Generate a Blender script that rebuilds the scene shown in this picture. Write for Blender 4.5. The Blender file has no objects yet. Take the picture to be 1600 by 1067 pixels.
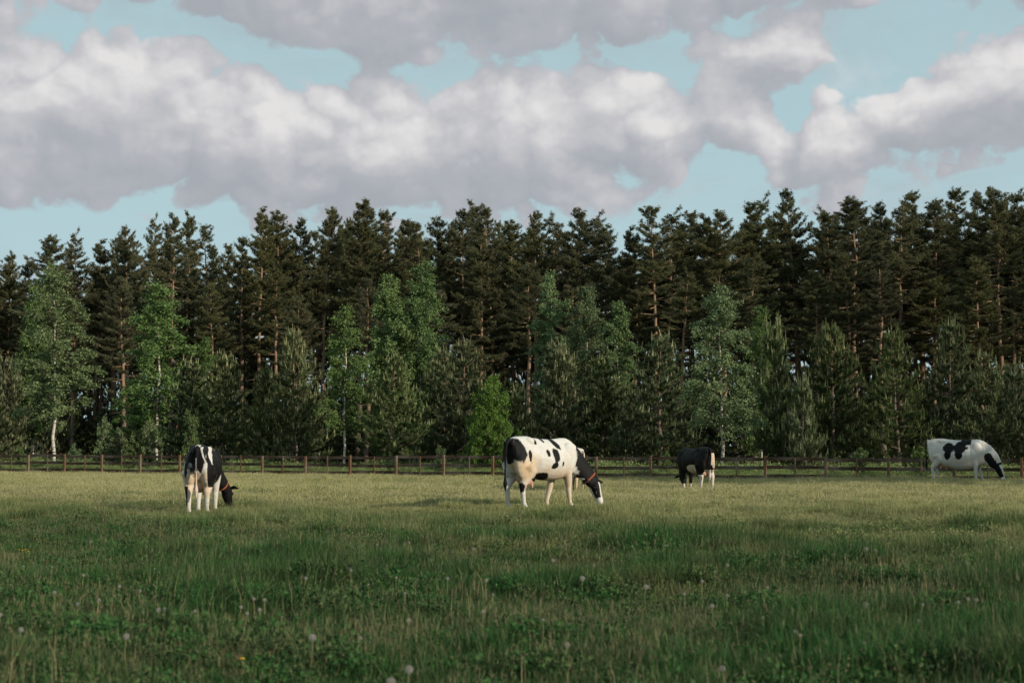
import bpy, math, random
import numpy as np
from mathutils import Vector, Matrix, noise as mnoise

# ------------------------------------------------------------------ camera
FPX, CX, CY, YH, CAMH = 2222.0, 800.0, 533.5, 696.0, 1.35      # lens in photo pixels, horizon row, eye height
PITCH = math.atan((YH - CY) / FPX)
S = bpy.context.scene
COL = S.collection
cam_d = bpy.data.cameras.new('camera')
cam = bpy.data.objects.new('camera', cam_d)
COL.objects.link(cam)
cam.location = (0, 0, CAMH)
cam.rotation_euler = (math.pi / 2 + PITCH, 0, 0)
cam_d.sensor_width = 36.0
cam_d.lens = 36.0 * FPX / 1600.0
cam_d.clip_end = 3000
cam_d.dof.use_dof = True
cam_d.dof.focus_distance = 48.0
cam_d.dof.aperture_fstop = 3.2
S.camera = cam

# ------------------------------------------------------------------ light and exposure
SUN_EL, SUN_AZ = 22.0, 122.0          # degrees; azimuth clockwise from +Y (camera direction)
SKY_STRENGTH = 0.1
S.view_settings.view_transform = 'Standard'
S.view_settings.look = 'None'
S.view_settings.exposure = 0.25
S.view_settings.gamma = 1.0
S.cycles.max_bounces = 4
S.cycles.diffuse_bounces = 2
S.cycles.glossy_bounces = 1
S.cycles.transmission_bounces = 2
S.cycles.transparent_max_bounces = 4
S.cycles.caustics_reflective = False
S.cycles.caustics_refractive = False
S.cycles.sample_clamp_indirect = 4.0

az, el = math.radians(SUN_AZ), math.radians(SUN_EL)
to_sun = Vector((math.sin(az) * math.cos(el), math.cos(az) * math.cos(el), math.sin(el)))
sd = bpy.data.lights.new('sun', 'SUN')
sd.energy = 4.2
sd.angle = math.radians(0.5)
sd.color = (1.0, 0.89, 0.73)
sun = bpy.data.objects.new('sun', sd)
COL.objects.link(sun)
sun.rotation_euler = to_sun.to_track_quat('Z', 'Y').to_euler()


class G:
    """Small helper that writes a shader node graph as arithmetic."""
    def __init__(self, nt):
        self.nt = nt

    def new(self, t, **kw):
        n = self.nt.nodes.new(t)
        for k, v in kw.items():
            setattr(n, k, v)
        return n

    def put(self, sock, v):
        if hasattr(v, 'is_output') or isinstance(v, bpy.types.NodeSocket):
            self.nt.links.new(v, sock)
        elif isinstance(v, (tuple, list)) and len(v) == 3 and sock.type == 'RGBA':
            sock.default_value = (*v, 1)
        else:
            sock.default_value = v

    def m(self, op, a, b=0.0, c=0.0, clamp=False):
        n = self.new('ShaderNodeMath', operation=op)
        n.use_clamp = clamp
        for s, v in zip(n.inputs, (a, b, c)):
            self.put(s, v)
        return n.outputs[0]

    def mix(self, f, a, b, blend='MIX'):
        n = self.new('ShaderNodeMix', data_type='RGBA', blend_type=blend)
        self.put(n.inputs[0], f)
        self.put(n.inputs[6], a)
        self.put(n.inputs[7], b)
        return n.outputs[2]

    def comb(self, x, y, z=0.0):
        n = self.new('ShaderNodeCombineXYZ')
        for s, v in zip(n.inputs, (x, y, z)):
            self.put(s, v)
        return n.outputs[0]

    def noise(self, vec, scale, detail=2.0, rough=0.5, dist=0.0):
        n = self.new('ShaderNodeTexNoise')
        self.put(n.inputs['Vector'], vec)
        n.inputs['Scale'].default_value = scale
        n.inputs['Detail'].default_value = detail
        n.inputs['Roughness'].default_value = rough
        n.inputs['Distortion'].default_value = dist
        return n.outputs['Fac']

    def ramp(self, x, lo, hi, a=0.0, b=1.0, smooth=True):
        n = self.new('ShaderNodeMapRange', interpolation_type='SMOOTHSTEP' if smooth else 'LINEAR')
        for s, v in zip(n.inputs, (x, lo, hi, a, b)):
            self.put(s, v)
        return n.outputs[0]


# ------------------------------------------------------------------ sky with clouds (world)
W = bpy.data.worlds.new('World')
S.world = W
W.use_nodes = True
W.cycles.sampling_method = 'NONE'
wt = W.node_tree
wt.nodes.clear()
g = G(wt)
sky = g.new('ShaderNodeTexSky', sky_type='NISHITA')
sky.sun_disc = False
sky.sun_elevation = el
sky.sun_rotation = az
sky.air_density = 1.0
sky.dust_density = 1.2
sky.ozone_density = 2.0
tc = g.new('ShaderNodeTexCoord')
sep = g.new('ShaderNodeSeparateXYZ')
wt.links.new(tc.outputs['Generated'], sep.inputs[0])
dx, dy, dz = sep.outputs
hor = g.m('SQRT', g.m('ADD', g.m('MULTIPLY', dx, dx), g.m('MULTIPLY', dy, dy)))
AZ = g.m('ARCTAN2', dx, dy)
EL = g.m('ARCTAN2', dz, hor)
# angles measured in thousandths of the lens' pixels, so cloud outlines can be given by azimuth and elevation
U0 = g.m('ADD', g.m('MULTIPLY', AZ, 2.222), 0.8)
V0 = g.m('SUBTRACT', 0.692, g.m('MULTIPLY', EL, 2.222))


def ang(px, py):
    """Azimuth / elevation of a photo pixel in the sky's own units."""
    d = Vector(((px - CX) / FPX, 1.0, (CY - py) / FPX))
    d.rotate(Matrix.Rotation(PITCH, 3, 'X'))
    return math.atan2(d.x, d.y) * 2.222 + 0.8, 0.692 - math.atan2(d.z, math.hypot(d.x, d.y)) * 2.222


UMIN, UMAX = -0.6, 2.2


def band_curve(gg, u01, pts):
    n = gg.new('ShaderNodeFloatCurve')
    c = n.mapping.curves[0]
    n.mapping.use_clip = False
    pp = []
    for px, py in pts:
        u, v = ang(px, py)
        pp.append(((u - UMIN) / (UMAX - UMIN), v * 0.5 + 0.5))
    pp.sort()
    while len(c.points) < len(pp):
        c.points.new(0.5, 0.5)
    for p, (x, y) in zip(c.points, pp):
        p.location = (x, y)
        p.handle_type = 'AUTO_CLAMPED'
    n.mapping.update()
    gg.put(n.inputs['Value'], u01)
    return gg.m('MULTIPLY', gg.m('SUBTRACT', n.outputs[0], 0.5), 2.0)


BANDS = [  # (upper outline, lower outline) of each cloud bank
    ([(-900, 60), (0, 70), (100, 62), (190, 38), (300, 78), (400, 95), (480, 120), (600, 112), (680, 142), (735, 120), (790, 88), (850, 112),
      (940, 122), (1000, 112), (1060, 135), (1120, 120), (1180, 135), (1215, 190), (1270, 240), (1400, 300), (2200, 300)],
     [(-900, 350), (0, 330), (150, 338), (300, 325), (420, 330), (600, 345), (780, 342), (900, 322), (980, 292), (1050, 285), (1090, 250),
      (1200, 255), (1260, 240), (1400, 250), (2200, 250)]),
    ([(-900, -250), (150, -60), (250, -160), (600, -300), (1500, -160), (1700, -200), (2200, -300)],
     [(-900, -120), (0, 20), (100, 28), (200, 0), (280, 12), (360, 38), (430, 70), (520, 92), (620, 98), (700, 78), (800, 92), (900, 80), (1000, 82), (1080, 48), (1200, 36),
      (1290, 10), (1400, -30), (1520, 20), (1600, 28), (2200, -100)]),
    ([(-900, 400), (1150, 300), (1240, 250), (1275, 150), (1320, 165), (1395, 140), (1440, 105), (1500, 72), (1560, 40), (1640, 20), (2200, 60)],
     [(-900, 380), (1150, 260), (1260, 300), (1340, 296), (1390, 255), (1480, 250), (1600, 248), (1700, 260), (2200, 300)]),
    ([(-900, 200), (1020, 120), (1100, 50), (1160, 52), (1215, 38), (1265, 58), (1300, 110), (1350, 180), (2200, 200)],
     [(-900, 120), (1020, 60), (1090, 105), (1160, 122), (1220, 120), (1270, 100), (1300, 70), (1350, 80), (2200, 100)]),
]


def make_cloud_group():
    ng = bpy.data.node_groups.new('cloud_density', 'ShaderNodeTree')
    ng.interface.new_socket('U', in_out='INPUT', socket_type='NodeSocketFloat')
    ng.interface.new_socket('V', in_out='INPUT', socket_type='NodeSocketFloat')
    ng.interface.new_socket('D', in_out='OUTPUT', socket_type='NodeSocketFloat')
    ng.interface.new_socket('T', in_out='OUTPUT', socket_type='NodeSocketFloat')
    q = G(ng)
    gi, go = q.new('NodeGroupInput'), q.new('NodeGroupOutput')
    U, V = gi.outputs[0], gi.outputs[1]
    vec = q.comb(U, q.m('MULTIPLY', V, 1.25))
    n1 = q.noise(vec, 4.2, 12.0, 0.62, 0.1)
    low = q.noise(vec, 4.2, 2.6, 0.5, 0.1)

    def billow(sc, z):                                       # rounded heaps with creases between them
        n = q.noise(q.comb(U, q.m('MULTIPLY', V, 1.15), z), sc, 1.5, 0.5, 0.0)
        return q.m('MULTIPLY', q.m('ABSOLUTE', q.m('SUBTRACT', n, 0.5)), 5.0, clamp=True)
    b1, b2, b3 = billow(8.0, 7.3), billow(17.0, 3.1), billow(38.0, 5.7)
    bil = q.m('ADD', q.m('ADD', q.m('MULTIPLY', b1, 0.7), q.m('MULTIPLY', b2, 0.22)), q.m('MULTIPLY', b3, 0.12))
    u01 = q.m('DIVIDE', q.m('SUBTRACT', U, UMIN), UMAX - UMIN, clamp=True)
    best, tt = None, None
    for k, (top, bot) in enumerate(BANDS):
        a, b = band_curve(q, u01, top), band_curve(q, u01, bot)
        up = q.m('SUBTRACT', V, a)
        dn = q.m('MULTIPLY', q.m('SUBTRACT', b, V), 1.0)
        f = q.m('MINIMUM', q.m('MINIMUM', up, dn), 0.09)
        best = f if best is None else q.m('SMOOTH_MAX', best, f, 0.012)
    hb = q.m('MULTIPLY', q.m('SUBTRACT', bil, 0.36), 0.064)
    d = q.m('ADD', q.m('ADD', best, q.m('MULTIPLY', q.m('SUBTRACT', n1, 0.45), 0.15)), hb)
    h = q.m('ADD', q.m('ADD', best, q.m('MULTIPLY', q.m('SUBTRACT', low, 0.5), 0.17)), hb)
    ng.links.new(d, go.inputs[0])
    ng.links.new(h, go.inputs[1])
    return ng


cg = make_cloud_group()


def cloud(du, dv):
    n = g.new('ShaderNodeGroup')
    n.node_tree = cg
    g.put(n.inputs[0], g.m('ADD', U0, du))
    g.put(n.inputs[1], g.m('ADD', V0, dv))
    return n.outputs


D0, H0 = cloud(0, 0)
D1, H1 = cloud(0.014, -0.020)      # towards the sun: right and up
D2, H2 = cloud(0.034, -0.060)
D3, H3 = cloud(0.005, -0.009)
mask = g.ramp(D0, -0.003, 0.019)
thin = g.noise(g.comb(U0, g.m('MULTIPLY', V0, 2.2), 3.3), 3.2, 6.0, 0.6, 0.3)
mask = g.m('MAXIMUM', mask, g.m('MULTIPLY', g.ramp(thin, 0.44, 0.78), 0.5))          # thin veils between the banks
r1 = g.m('MULTIPLY', g.m('SUBTRACT', H0, H1), 2.6)
r2 = g.m('MULTIPLY', g.m('SUBTRACT', H0, H2), 4.4)
r3 = g.m('MULTIPLY', g.m('ADD', g.m('SUBTRACT', D0, D1), g.m('MULTIPLY', g.m('SUBTRACT', D0, D3), 1.2)), 2.2)
lit = g.m('ADD', g.m('ADD', g.m('ADD', r1, r2), r3), 0.36)
lit = g.m('SUBTRACT', lit, g.ramp(D0, 0.05, 0.16, 0.0, 0.15))
lit = g.ramp(lit, -0.25, 0.95, 0.0, 1.0, False)
cc = g.new('ShaderNodeValToRGB')
wt.links.new(lit, cc.inputs[0])
e = cc.color_ramp.elements
e[0].position, e[0].color = 0.0, (0.37, 0.395, 0.43, 1)
e[1].position, e[1].color = 1.0, (0.755, 0.74, 0.735, 1)
x = e.new(0.35); x.color = (0.43, 0.445, 0.48, 1)
x = e.new(0.65); x.color = (0.55, 0.545, 0.57, 1)
blue = g.mix(1.0, sky.outputs[0], (0.62, 0.80, 0.62), 'MULTIPLY')
cs = g.mix(1.0, cc.outputs[0], (1 / SKY_STRENGTH * 0.86,) * 3, 'MULTIPLY')
pale = g.mix(g.ramp(EL, 0.02, 0.34, 0.96, 0.84), blue, (3.9, 5.3, 5.75))
veil = g.m('MULTIPLY', mask, g.ramp(EL, 0.02, 0.10, 0.8, 0.97))
skyc = g.mix(veil, pale, cs)
bg = g.new('ShaderNodeBackground')
bg.inputs['Strength'].default_value = SKY_STRENGTH
wt.links.new(skyc, bg.inputs['Color'])
wo = g.new('ShaderNodeOutputWorld')
wt.links.new(bg.outputs[0], wo.inputs[0])

# ------------------------------------------------------------------ placing helpers
def at(px, Y):
    return (px - CX) / FPX * Y * math.cos(PITCH)


def height_at(py, Y):
    return CAMH + Y * math.tan(PITCH - math.atan((py - CY) / FPX))


FX0, FA, FB, FY0 = -0.33889612, 0.02977235, 0.01406551, 70.0


def fence_pt(i):
    return (FX0 + i * FA) * FY0, (1 - i * FB) * FY0


def fence_Y(px):
    c = (px - CX) / FPX
    return (1 - (c - FX0) / (FA + c * FB) * FB) * FY0


def fence_y_at_x(X):
    i = (X / FY0 - FX0) / FA
    return (1 - i * FB) * FY0


def tag(o, label=None, cat=None, group=None, kind=None):
    if label: o['label'] = label
    if cat: o['category'] = cat
    if group: o['group'] = group
    if kind: o['kind'] = kind
    return o


def empty(name, loc, rz=0.0, sc=(1, 1, 1)):
    o = bpy.data.objects.new(name, None)
    COL.objects.link(o)
    o.location = loc
    o.rotation_euler = (0, 0, rz)
    o.scale = sc
    o.empty_display_size = 0.2
    return o


def link_mesh(name, me, parent=None):
    o = bpy.data.objects.new(name, me)
    COL.objects.link(o)
    if parent: o.parent = parent
    return o


# ------------------------------------------------------------------ mesh helpers
def norm(a):
    return a / np.maximum(np.linalg.norm(a, axis=-1, keepdims=True), 1e-9)


def tris_mesh(name, T, tint, mat):
    n = len(T)
    me = bpy.data.meshes.new(name)
    me.vertices.add(n * 3)
    me.vertices.foreach_set('co', np.ascontiguousarray(T, dtype=np.float32).ravel())
    me.loops.add(n * 3)
    me.loops.foreach_set('vertex_index', np.arange(n * 3, dtype=np.int32))
    me.polygons.add(n)
    me.polygons.foreach_set('loop_start', np.arange(0, n * 3, 3, dtype=np.int32))
    at_ = me.attributes.new('tint', 'FLOAT', 'POINT')
    at_.data.foreach_set('value', np.repeat(np.asarray(tint, dtype=np.float32), 3))
    me.materials.append(mat)
    me.update(calc_edges=True)
    return me


class MB:
    def __init__(self):
        self.v, self.f = [], []
        self.cur, self.mi = 0, []

    def tube(self, pts, rad, n=8, ry=None, flat_ref=None, caps=True):
        pts = [Vector(p) for p in pts]
        m = len(pts)
        base = len(self.v)
        ref = Vector(flat_ref) if flat_ref is not None else None
        px = None
        for i, p in enumerate(pts):
            d = (pts[min(i + 1, m - 1)] - pts[max(i - 1, 0)]).normalized()
            if ref is not None:
                a = ref - d * ref.dot(d)
            elif px is None:
                a = d.orthogonal()
            else:
                a = px - d * px.dot(d)
            a.normalize()
            px = a
            b = d.cross(a)
            r1 = rad[i] if hasattr(rad, '__len__') else rad
            r2 = r1 if ry is None else (ry[i] if hasattr(ry, '__len__') else ry)
            for k in range(n):
                t = 2 * math.pi * k / n
                self.v.append(p + a * (r1 * math.cos(t)) + b * (r2 * math.sin(t)))
        for i in range(m - 1):
            for k in range(n):
                k2 = (k + 1) % n
                self.f.append((base + i * n + k, base + i * n + k2, base + (i + 1) * n + k2, base + (i + 1) * n + k))
        if caps:
            self.f.append(tuple(base + k for k in reversed(range(n))))
            self.f.append(tuple(base + (m - 1) * n + k for k in range(n)))

    def rings(self, rings):
        """rings: list of equal-length lists of points, closed loops."""
        base, n = len(self.v), len(rings[0])
        for r in rings:
            self.v.extend(Vector(p) for p in r)
        for i in range(len(rings) - 1):
            for k in range(n):
                k2 = (k + 1) % n
                self.f.append((base + i * n + k, base + i * n + k2, base + (i + 1) * n + k2, base + (i + 1) * n + k))
        self.f.append(tuple(base + k for k in reversed(range(n))))
        self.f.append(tuple(base + (len(rings) - 1) * n + k for k in range(n)))

    def ball(self, c, r, nu=14, nv=9):
        c = Vector(c)
        r = r if hasattr(r, '__len__') else (r, r, r)
        rs = []
        for j in range(nv + 1):
            th = math.pi * (0.02 + 0.96 * j / nv)
            rs.append([(c.x + r[0] * math.sin(th) * math.cos(2 * math.pi * k / nu), c.y + r[1] * math.sin(th) * math.sin(2 * math.pi * k / nu),
                        c.z - r[2] * math.cos(th)) for k in range(nu)])
        self.rings(rs)

    def box(self, c, h, rz=0.0, jit=0.0, rng=None):
        """Box with centre c and half sizes h, turned rz; long edges chamfered."""
        c = Vector(c)
        R = Matrix.Rotation(rz, 3, 'Z')
        ch = min(h) * 0.18
        base = len(self.v)
        ring = []
        ax = max(range(3), key=lambda k: h[k])
        o1, o2 = [k for k in range(3) if k != ax]
        a, b = h[o1], h[o2]
        prof = [(-a + ch, -b), (a - ch, -b), (a, -b + ch), (a, b - ch), (a - ch, b), (-a + ch, b), (-a, b - ch), (-a, -b + ch)]
        rs = []
        for s in (-1, 1):
            r = []
            for p, q in prof:
                v = [0, 0, 0]
                v[ax], v[o1], v[o2] = s * h[ax], p, q
                r.append(c + R @ Vector(v))
            rs.append(r)
        self.rings(rs)

    def use(self, k):
        self.mi += [self.cur] * (len(self.f) - len(self.mi))
        self.cur = k

    def mesh(self, name, mat, smooth=True, mat2=None):
        me = bpy.data.meshes.new(name)
        me.from_pydata([tuple(v) for v in self.v], [], self.f)
        if mat: me.materials.append(mat)
        if mat2:
            self.use(0)
            me.materials.append(mat2)
            me.polygons.foreach_set('material_index', self.mi)
        if smooth:
            me.polygons.foreach_set('use_smooth', [True] * len(me.polygons))
        me.update()
        return me

    def build(self, name, mat, parent=None, smooth=True):
        return link_mesh(name, self.mesh(name, mat, smooth), parent)


# ------------------------------------------------------------------ materials
def mat_new(name):
    m = bpy.data.materials.new(name)
    m.use_nodes = True
    m.node_tree.nodes.clear()
    return m, G(m.node_tree)


def finish(m, q, color, rough=0.7, spec=0.2, transl=0.0, tcol=None, bump=None, sheen=0.0):
    p = q.new('ShaderNodeBsdfPrincipled')
    q.put(p.inputs['Base Color'], color)
    q.put(p.inputs['Roughness'], rough)
    p.inputs['Specular IOR Level'].default_value = spec
    if sheen:
        p.inputs['Sheen Weight'].default_value = sheen
    if bump is not None:
        b = q.new('ShaderNodeBump')
        b.inputs['Strength'].default_value = bump[1]
        b.inputs['Distance'].default_value = bump[2]
        q.put(b.inputs['Height'], bump[0])
        m.node_tree.links.new(b.outputs[0], p.inputs['Normal'])
    sh = p.outputs[0]
    if transl:
        t = q.new('ShaderNodeBsdfTranslucent')
        q.put(t.inputs['Color'], tcol if tcol is not None else color)
        mx = q.new('ShaderNodeMixShader')
        mx.inputs[0].default_value = transl
        m.node_tree.links.new(sh, mx.inputs[1])
        m.node_tree.links.new(t.outputs[0], mx.inputs[2])
        sh = mx.outputs[0]
    o = q.new('ShaderNodeOutputMaterial')
    m.node_tree.links.new(sh, o.inputs[0])
    return m


def attr(q, name):
    n = q.new('ShaderNodeAttribute')
    n.attribute_name = name
    return n


def foliage_mat(name, dark, light, tip, transl=0.2, spec=0.08, var=0.35):
    m, q = mat_new(name)
    t = attr(q, 'tint').outputs['Fac']
    c = q.mix(q.m('MINIMUM', t, 1.0), dark, light)
    c = q.mix(q.ramp(t, 1.5, 2.0), c, tip)
    r = q.new('ShaderNodeObjectInfo').outputs['Random']
    hs = q.new('ShaderNodeHueSaturation')
    q.put(hs.inputs['Hue'], q.m('ADD', 0.488, q.m('MULTIPLY', r, 0.02)))
    q.put(hs.inputs['Saturation'], q.m('ADD', 0.78, q.m('MULTIPLY', q.m('FRACT', q.m('MULTIPLY', r, 7.3)), 0.3)))
    q.put(hs.inputs['Value'], q.m('ADD', 1 - var / 2, q.m('MULTIPLY', q.m('FRACT', q.m('MULTIPLY', r, 13.7)), var)))
    q.put(hs.inputs['Color'], c)
    return finish(m, q, hs.outputs[0], 0.55, spec, transl)


M_PINE = foliage_mat('pine_needles', (0.048, 0.062, 0.029), (0.185, 0.180, 0.082), (0.12, 0.10, 0.05), 0.24)
M_YOUNG = foliage_mat('young_pine_needles', (0.040, 0.074, 0.028), (0.165, 0.200, 0.078), (0.34, 0.35, 0.18), 0.22)
M_BIRCH = foliage_mat('birch_leaves', (0.072, 0.132, 0.042), (0.190, 0.265, 0.090), (0.15, 0.2, 0.08), 0.3)
M_MAPLE = foliage_mat('maple_leaves', (0.085, 0.155, 0.035), (0.16, 0.25, 0.065), (0.2, 0.32, 0.08), 0.35)
M_SHRUB = foliage_mat('shrub_leaves', (0.08, 0.13, 0.045), (0.17, 0.23, 0.085), (0.2, 0.24, 0.1), 0.3)


def pine_bark():
    m, q = mat_new('pine_bark')
    tcn = q.new('ShaderNodeTexCoord')
    sp = q.new('ShaderNodeSeparateXYZ')
    m.node_tree.links.new(tcn.outputs['Object'], sp.inputs[0])
    n = q.noise(tcn.outputs['Object'], 6.0, 5.0, 0.65)
    lo = q.mix(n, (0.05, 0.035, 0.026), (0.20, 0.155, 0.125))
    hi = q.mix(n, (0.12, 0.08, 0.052), (0.36, 0.235, 0.15))
    c = q.mix(q.ramp(sp.outputs[2], 2.5, 7.0), lo, hi)
    return finish(m, q, c, 0.85, 0.1, bump=(n, 0.6, 0.03))


def birch_bark():
    m, q = mat_new('birch_bark')
    tcn = q.new('ShaderNodeTexCoord')
    mp = q.new('ShaderNodeMapping')
    mp.inputs['Scale'].default_value = (1.5, 1.5, 6.0)
    m.node_tree.links.new(tcn.outputs['Object'], mp.inputs[0])
    n = q.noise(mp.outputs[0], 1.6, 4.0, 0.6)
    n2 = q.noise(tcn.outputs['Object'], 1.1, 2.0)
    c = q.mix(q.ramp(n, 0.52, 0.60), (0.46, 0.42, 0.36), (0.05, 0.04, 0.035))
    c = q.mix(q.ramp(n2, 0.45, 0.75), c, (0.30, 0.25, 0.20))
    return finish(m, q, c, 0.7, 0.2)


def wood_mat(name, a, b, scale=9.0):
    m, q = mat_new(name)
    tcn = q.new('ShaderNodeTexCoord')
    mp = q.new('ShaderNodeMapping')
    mp.inputs['Scale'].default_value = (1, 1, 1)
    m.node_tree.links.new(tcn.outputs['Object'], mp.inputs[0])
    n = q.noise(mp.outputs[0], scale, 6.0, 0.7, 0.4)
    n2 = q.noise(mp.outputs[0], 1.3, 2.0)
    c = q.mix(n, a, b)
    c = q.mix(q.ramp(n2, 0.4, 0.75, 0, 0.5), c, (0.20, 0.18, 0.15))
    return finish(m, q, c, 0.8, 0.15, bump=(n, 0.5, 0.01))


M_PBARK, M_BBARK = pine_bark(), birch_bark()
M_TWIG = wood_mat('twig_bark', (0.06, 0.045, 0.035), (0.13, 0.10, 0.08))
M_RAIL = wood_mat('dark_stained_rail', (0.030, 0.018, 0.012), (0.075, 0.046, 0.030))
M_POST = wood_mat('stained_post', (0.06, 0.034, 0.019), (0.17, 0.10, 0.052))


def grass_mat(name, mode='grass'):
    m, q = mat_new(name)
    geo = q.new('ShaderNodeNewGeometry')
    P = geo.outputs['Position']
    sp = q.new('ShaderNodeSeparateXYZ')
    m.node_tree.links.new(P, sp.inputs[0])
    flat = q.comb(sp.outputs[0], sp.outputs[1])
    t = attr(q, 'tint').outputs['Fac']
    r = q.new('ShaderNodeObjectInfo').outputs['Random']
    big = q.noise(flat, 0.22, 3.0, 0.6)
    med = q.noise(flat, 0.9, 3.0, 0.6)
    grazed = q.ramp(q.m('ADD', q.m('ADD', sp.outputs[1], q.m('MULTIPLY', sp.outputs[0], 0.5)), q.m('ADD', q.m('MULTIPLY', q.m('SUBTRACT', big, 0.5), 34.0), q.m('MULTIPLY', q.m('SUBTRACT', med, 0.5), 20.0))), 13.0, 40.0)   # cropped, dry turf farther out
    lush = q.mix(t, (0.012, 0.047, 0.014), (0.060, 0.148, 0.042))
    dry = q.mix(t, (0.19, 0.21, 0.075), (0.44, 0.42, 0.185))
    rust = q.mix(t, (0.028, 0.048, 0.020), (0.100, 0.112, 0.050))
    c = q.mix(q.ramp(q.m('ADD', med, q.m('MULTIPLY', r, 0.22)), 0.50, 0.78, 0, 0.75), lush, rust)
    c = q.mix(q.m('MULTIPLY', grazed, q.ramp(med, 0.25, 0.55, 0.55, 1.0)), c, dry)
    c = q.mix(q.m('MULTIPLY', q.ramp(t, 1.5, 2.0), 0.9), c, q.mix(grazed, (0.17, 0.155, 0.085), (0.38, 0.34, 0.19)))
    if mode == 'ground':
        n = q.noise(P, 14.0, 4.0, 0.7)
        c = q.mix(0.55, c, q.mix(n, (0.02, 0.018, 0.01), (0.07, 0.07, 0.03)))
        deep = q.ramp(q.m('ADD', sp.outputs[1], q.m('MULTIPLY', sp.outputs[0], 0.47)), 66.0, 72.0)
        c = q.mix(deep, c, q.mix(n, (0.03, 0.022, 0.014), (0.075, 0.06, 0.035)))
        return finish(m, q, c, 0.95, 0.05, bump=(n, 0.8, 0.05))
    if mode == 'weeds':
        c = q.mix(t, (0.10, 0.16, 0.05), (0.30, 0.36, 0.15))
        c = q.mix(q.ramp(med, 0.45, 0.7), c, q.mix(t, (0.12, 0.13, 0.05), (0.30, 0.28, 0.14)))
    return finish(m, q, c, 0.6, 0.06, 0.3)


M_GRASS = grass_mat('meadow_grass')
M_GROUND = grass_mat('meadow_soil', 'ground')
M_WEEDS = grass_mat('weed_leaves', 'weeds')

# ------------------------------------------------------------------ ground
def ground_z(x, y):
    x, y = np.asarray(x, float), np.asarray(y, float)
    sm = lambda v: np.clip(v, 0, 1) ** 2 * (3 - 2 * np.clip(v, 0, 1))
    rise = 0.13 * sm((x - 6) / 9) * sm((y - 36) / 12) * sm((75 - y) / 15)
    return rise + (0.045 * np.sin(x * 0.55 + 1.3) * np.sin(y * 0.42 + 0.4) + 0.03 * np.sin(x * 1.3 + y * 0.7) + 0.02 * np.sin(y * 1.9 - x * 0.8 + 2.0)) * np.clip(y / 8.0, 0, 1) * np.clip((78 - y) / 20, 0, 1)


def make_ground():
    xs = np.concatenate([np.linspace(-900, -60, 8), np.linspace(-50, 50, 161), np.linspace(60, 900, 8)])
    ys = np.concatenate([np.linspace(-300, -12, 6), np.linspace(-6, 84, 181), np.linspace(95, 1500, 12)])
    Xg, Yg = np.meshgrid(xs, ys)
    Z = ground_z(Xg, Yg)
    v = np.stack([Xg, Yg, Z], -1).reshape(-1, 3)
    nx, ny = len(xs), len(ys)
    f = [(j * nx + i, j * nx + i + 1, (j + 1) * nx + i + 1, (j + 1) * nx + i) for j in range(ny - 1) for i in range(nx - 1)]
    me = bpy.data.meshes.new('ground')
    me.from_pydata(v.tolist(), [], f)
    me.materials.append(M_GROUND)
    me.polygons.foreach_set('use_smooth', [True] * len(f))
    o = link_mesh('ground', me)
    tag(o, 'flat pasture ground of soil under the grass', 'ground', kind='structure')


make_ground()


# ------------------------------------------------------------------ foliage generators
def needles(rng, P, A, L, n, w, spread=(0.35, 0.95), tint=(0, 1)):
    """n needle blades at every tuft point P pointing round axis A."""
    m = len(P)
    P = np.repeat(P, n, 0)
    A = np.repeat(norm(A), n, 0)
    L = np.repeat(L, n) * rng.uniform(0.7, 1.15, m * n)
    r = norm(rng.normal(size=(m * n, 3)))
    perp = norm(r - A * np.sum(r * A, 1, keepdims=True))
    ph = rng.uniform(*spread, m * n)[:, None]
    d = A * np.cos(ph) + perp * np.sin(ph)
    s = norm(np.cross(d, rng.normal(size=(m * n, 3)))) * (w * 0.5)
    T = np.stack([P - s, P + s, P + d * L[:, None]], 1)
    tt = np.repeat(rng.uniform(*tint, m), n) * 0.7 + rng.uniform(0, 0.3, m * n)
    return T, tt


def leaves(rng, P, size, droop=0.3, tint=(0, 1)):
    """One folded diamond leaf (two triangles) at each point."""
    m = len(P)
    d = norm(rng.normal(size=(m, 3)) + np.array([0, 0, -droop]))
    s = norm(np.cross(d, rng.normal(size=(m, 3))))
    up = np.cross(d, s)
    sz = (size * rng.uniform(0.6, 1.25, m))[:, None]
    tip, a, b = P + d * sz, P + d * sz * 0.45 + s * sz * 0.36 + up * sz * 0.1, P + d * sz * 0.45 - s * sz * 0.36 + up * sz * 0.1
    T = np.concatenate([np.stack([P, a, tip], 1), np.stack([P, tip, b], 1)])
    t = rng.uniform(*tint, m)
    return T, np.concatenate([t, t])


def trunk_path(rng, H, n, wob):
    z = np.linspace(0, H, n)
    ox, oy = np.cumsum(rng.normal(0, wob, n)), np.cumsum(rng.normal(0, wob, n))
    ox -= ox[0]; oy -= oy[0]
    ox -= np.linspace(0, ox[-1] * 0.7, n); oy -= np.linspace(0, oy[-1] * 0.7, n)
    return np.stack([ox, oy, z], 1)


def path_at(path, z):
    return np.array([np.interp(z, path[:, 2], path[:, 0]), np.interp(z, path[:, 2], path[:, 1]), z])


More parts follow.
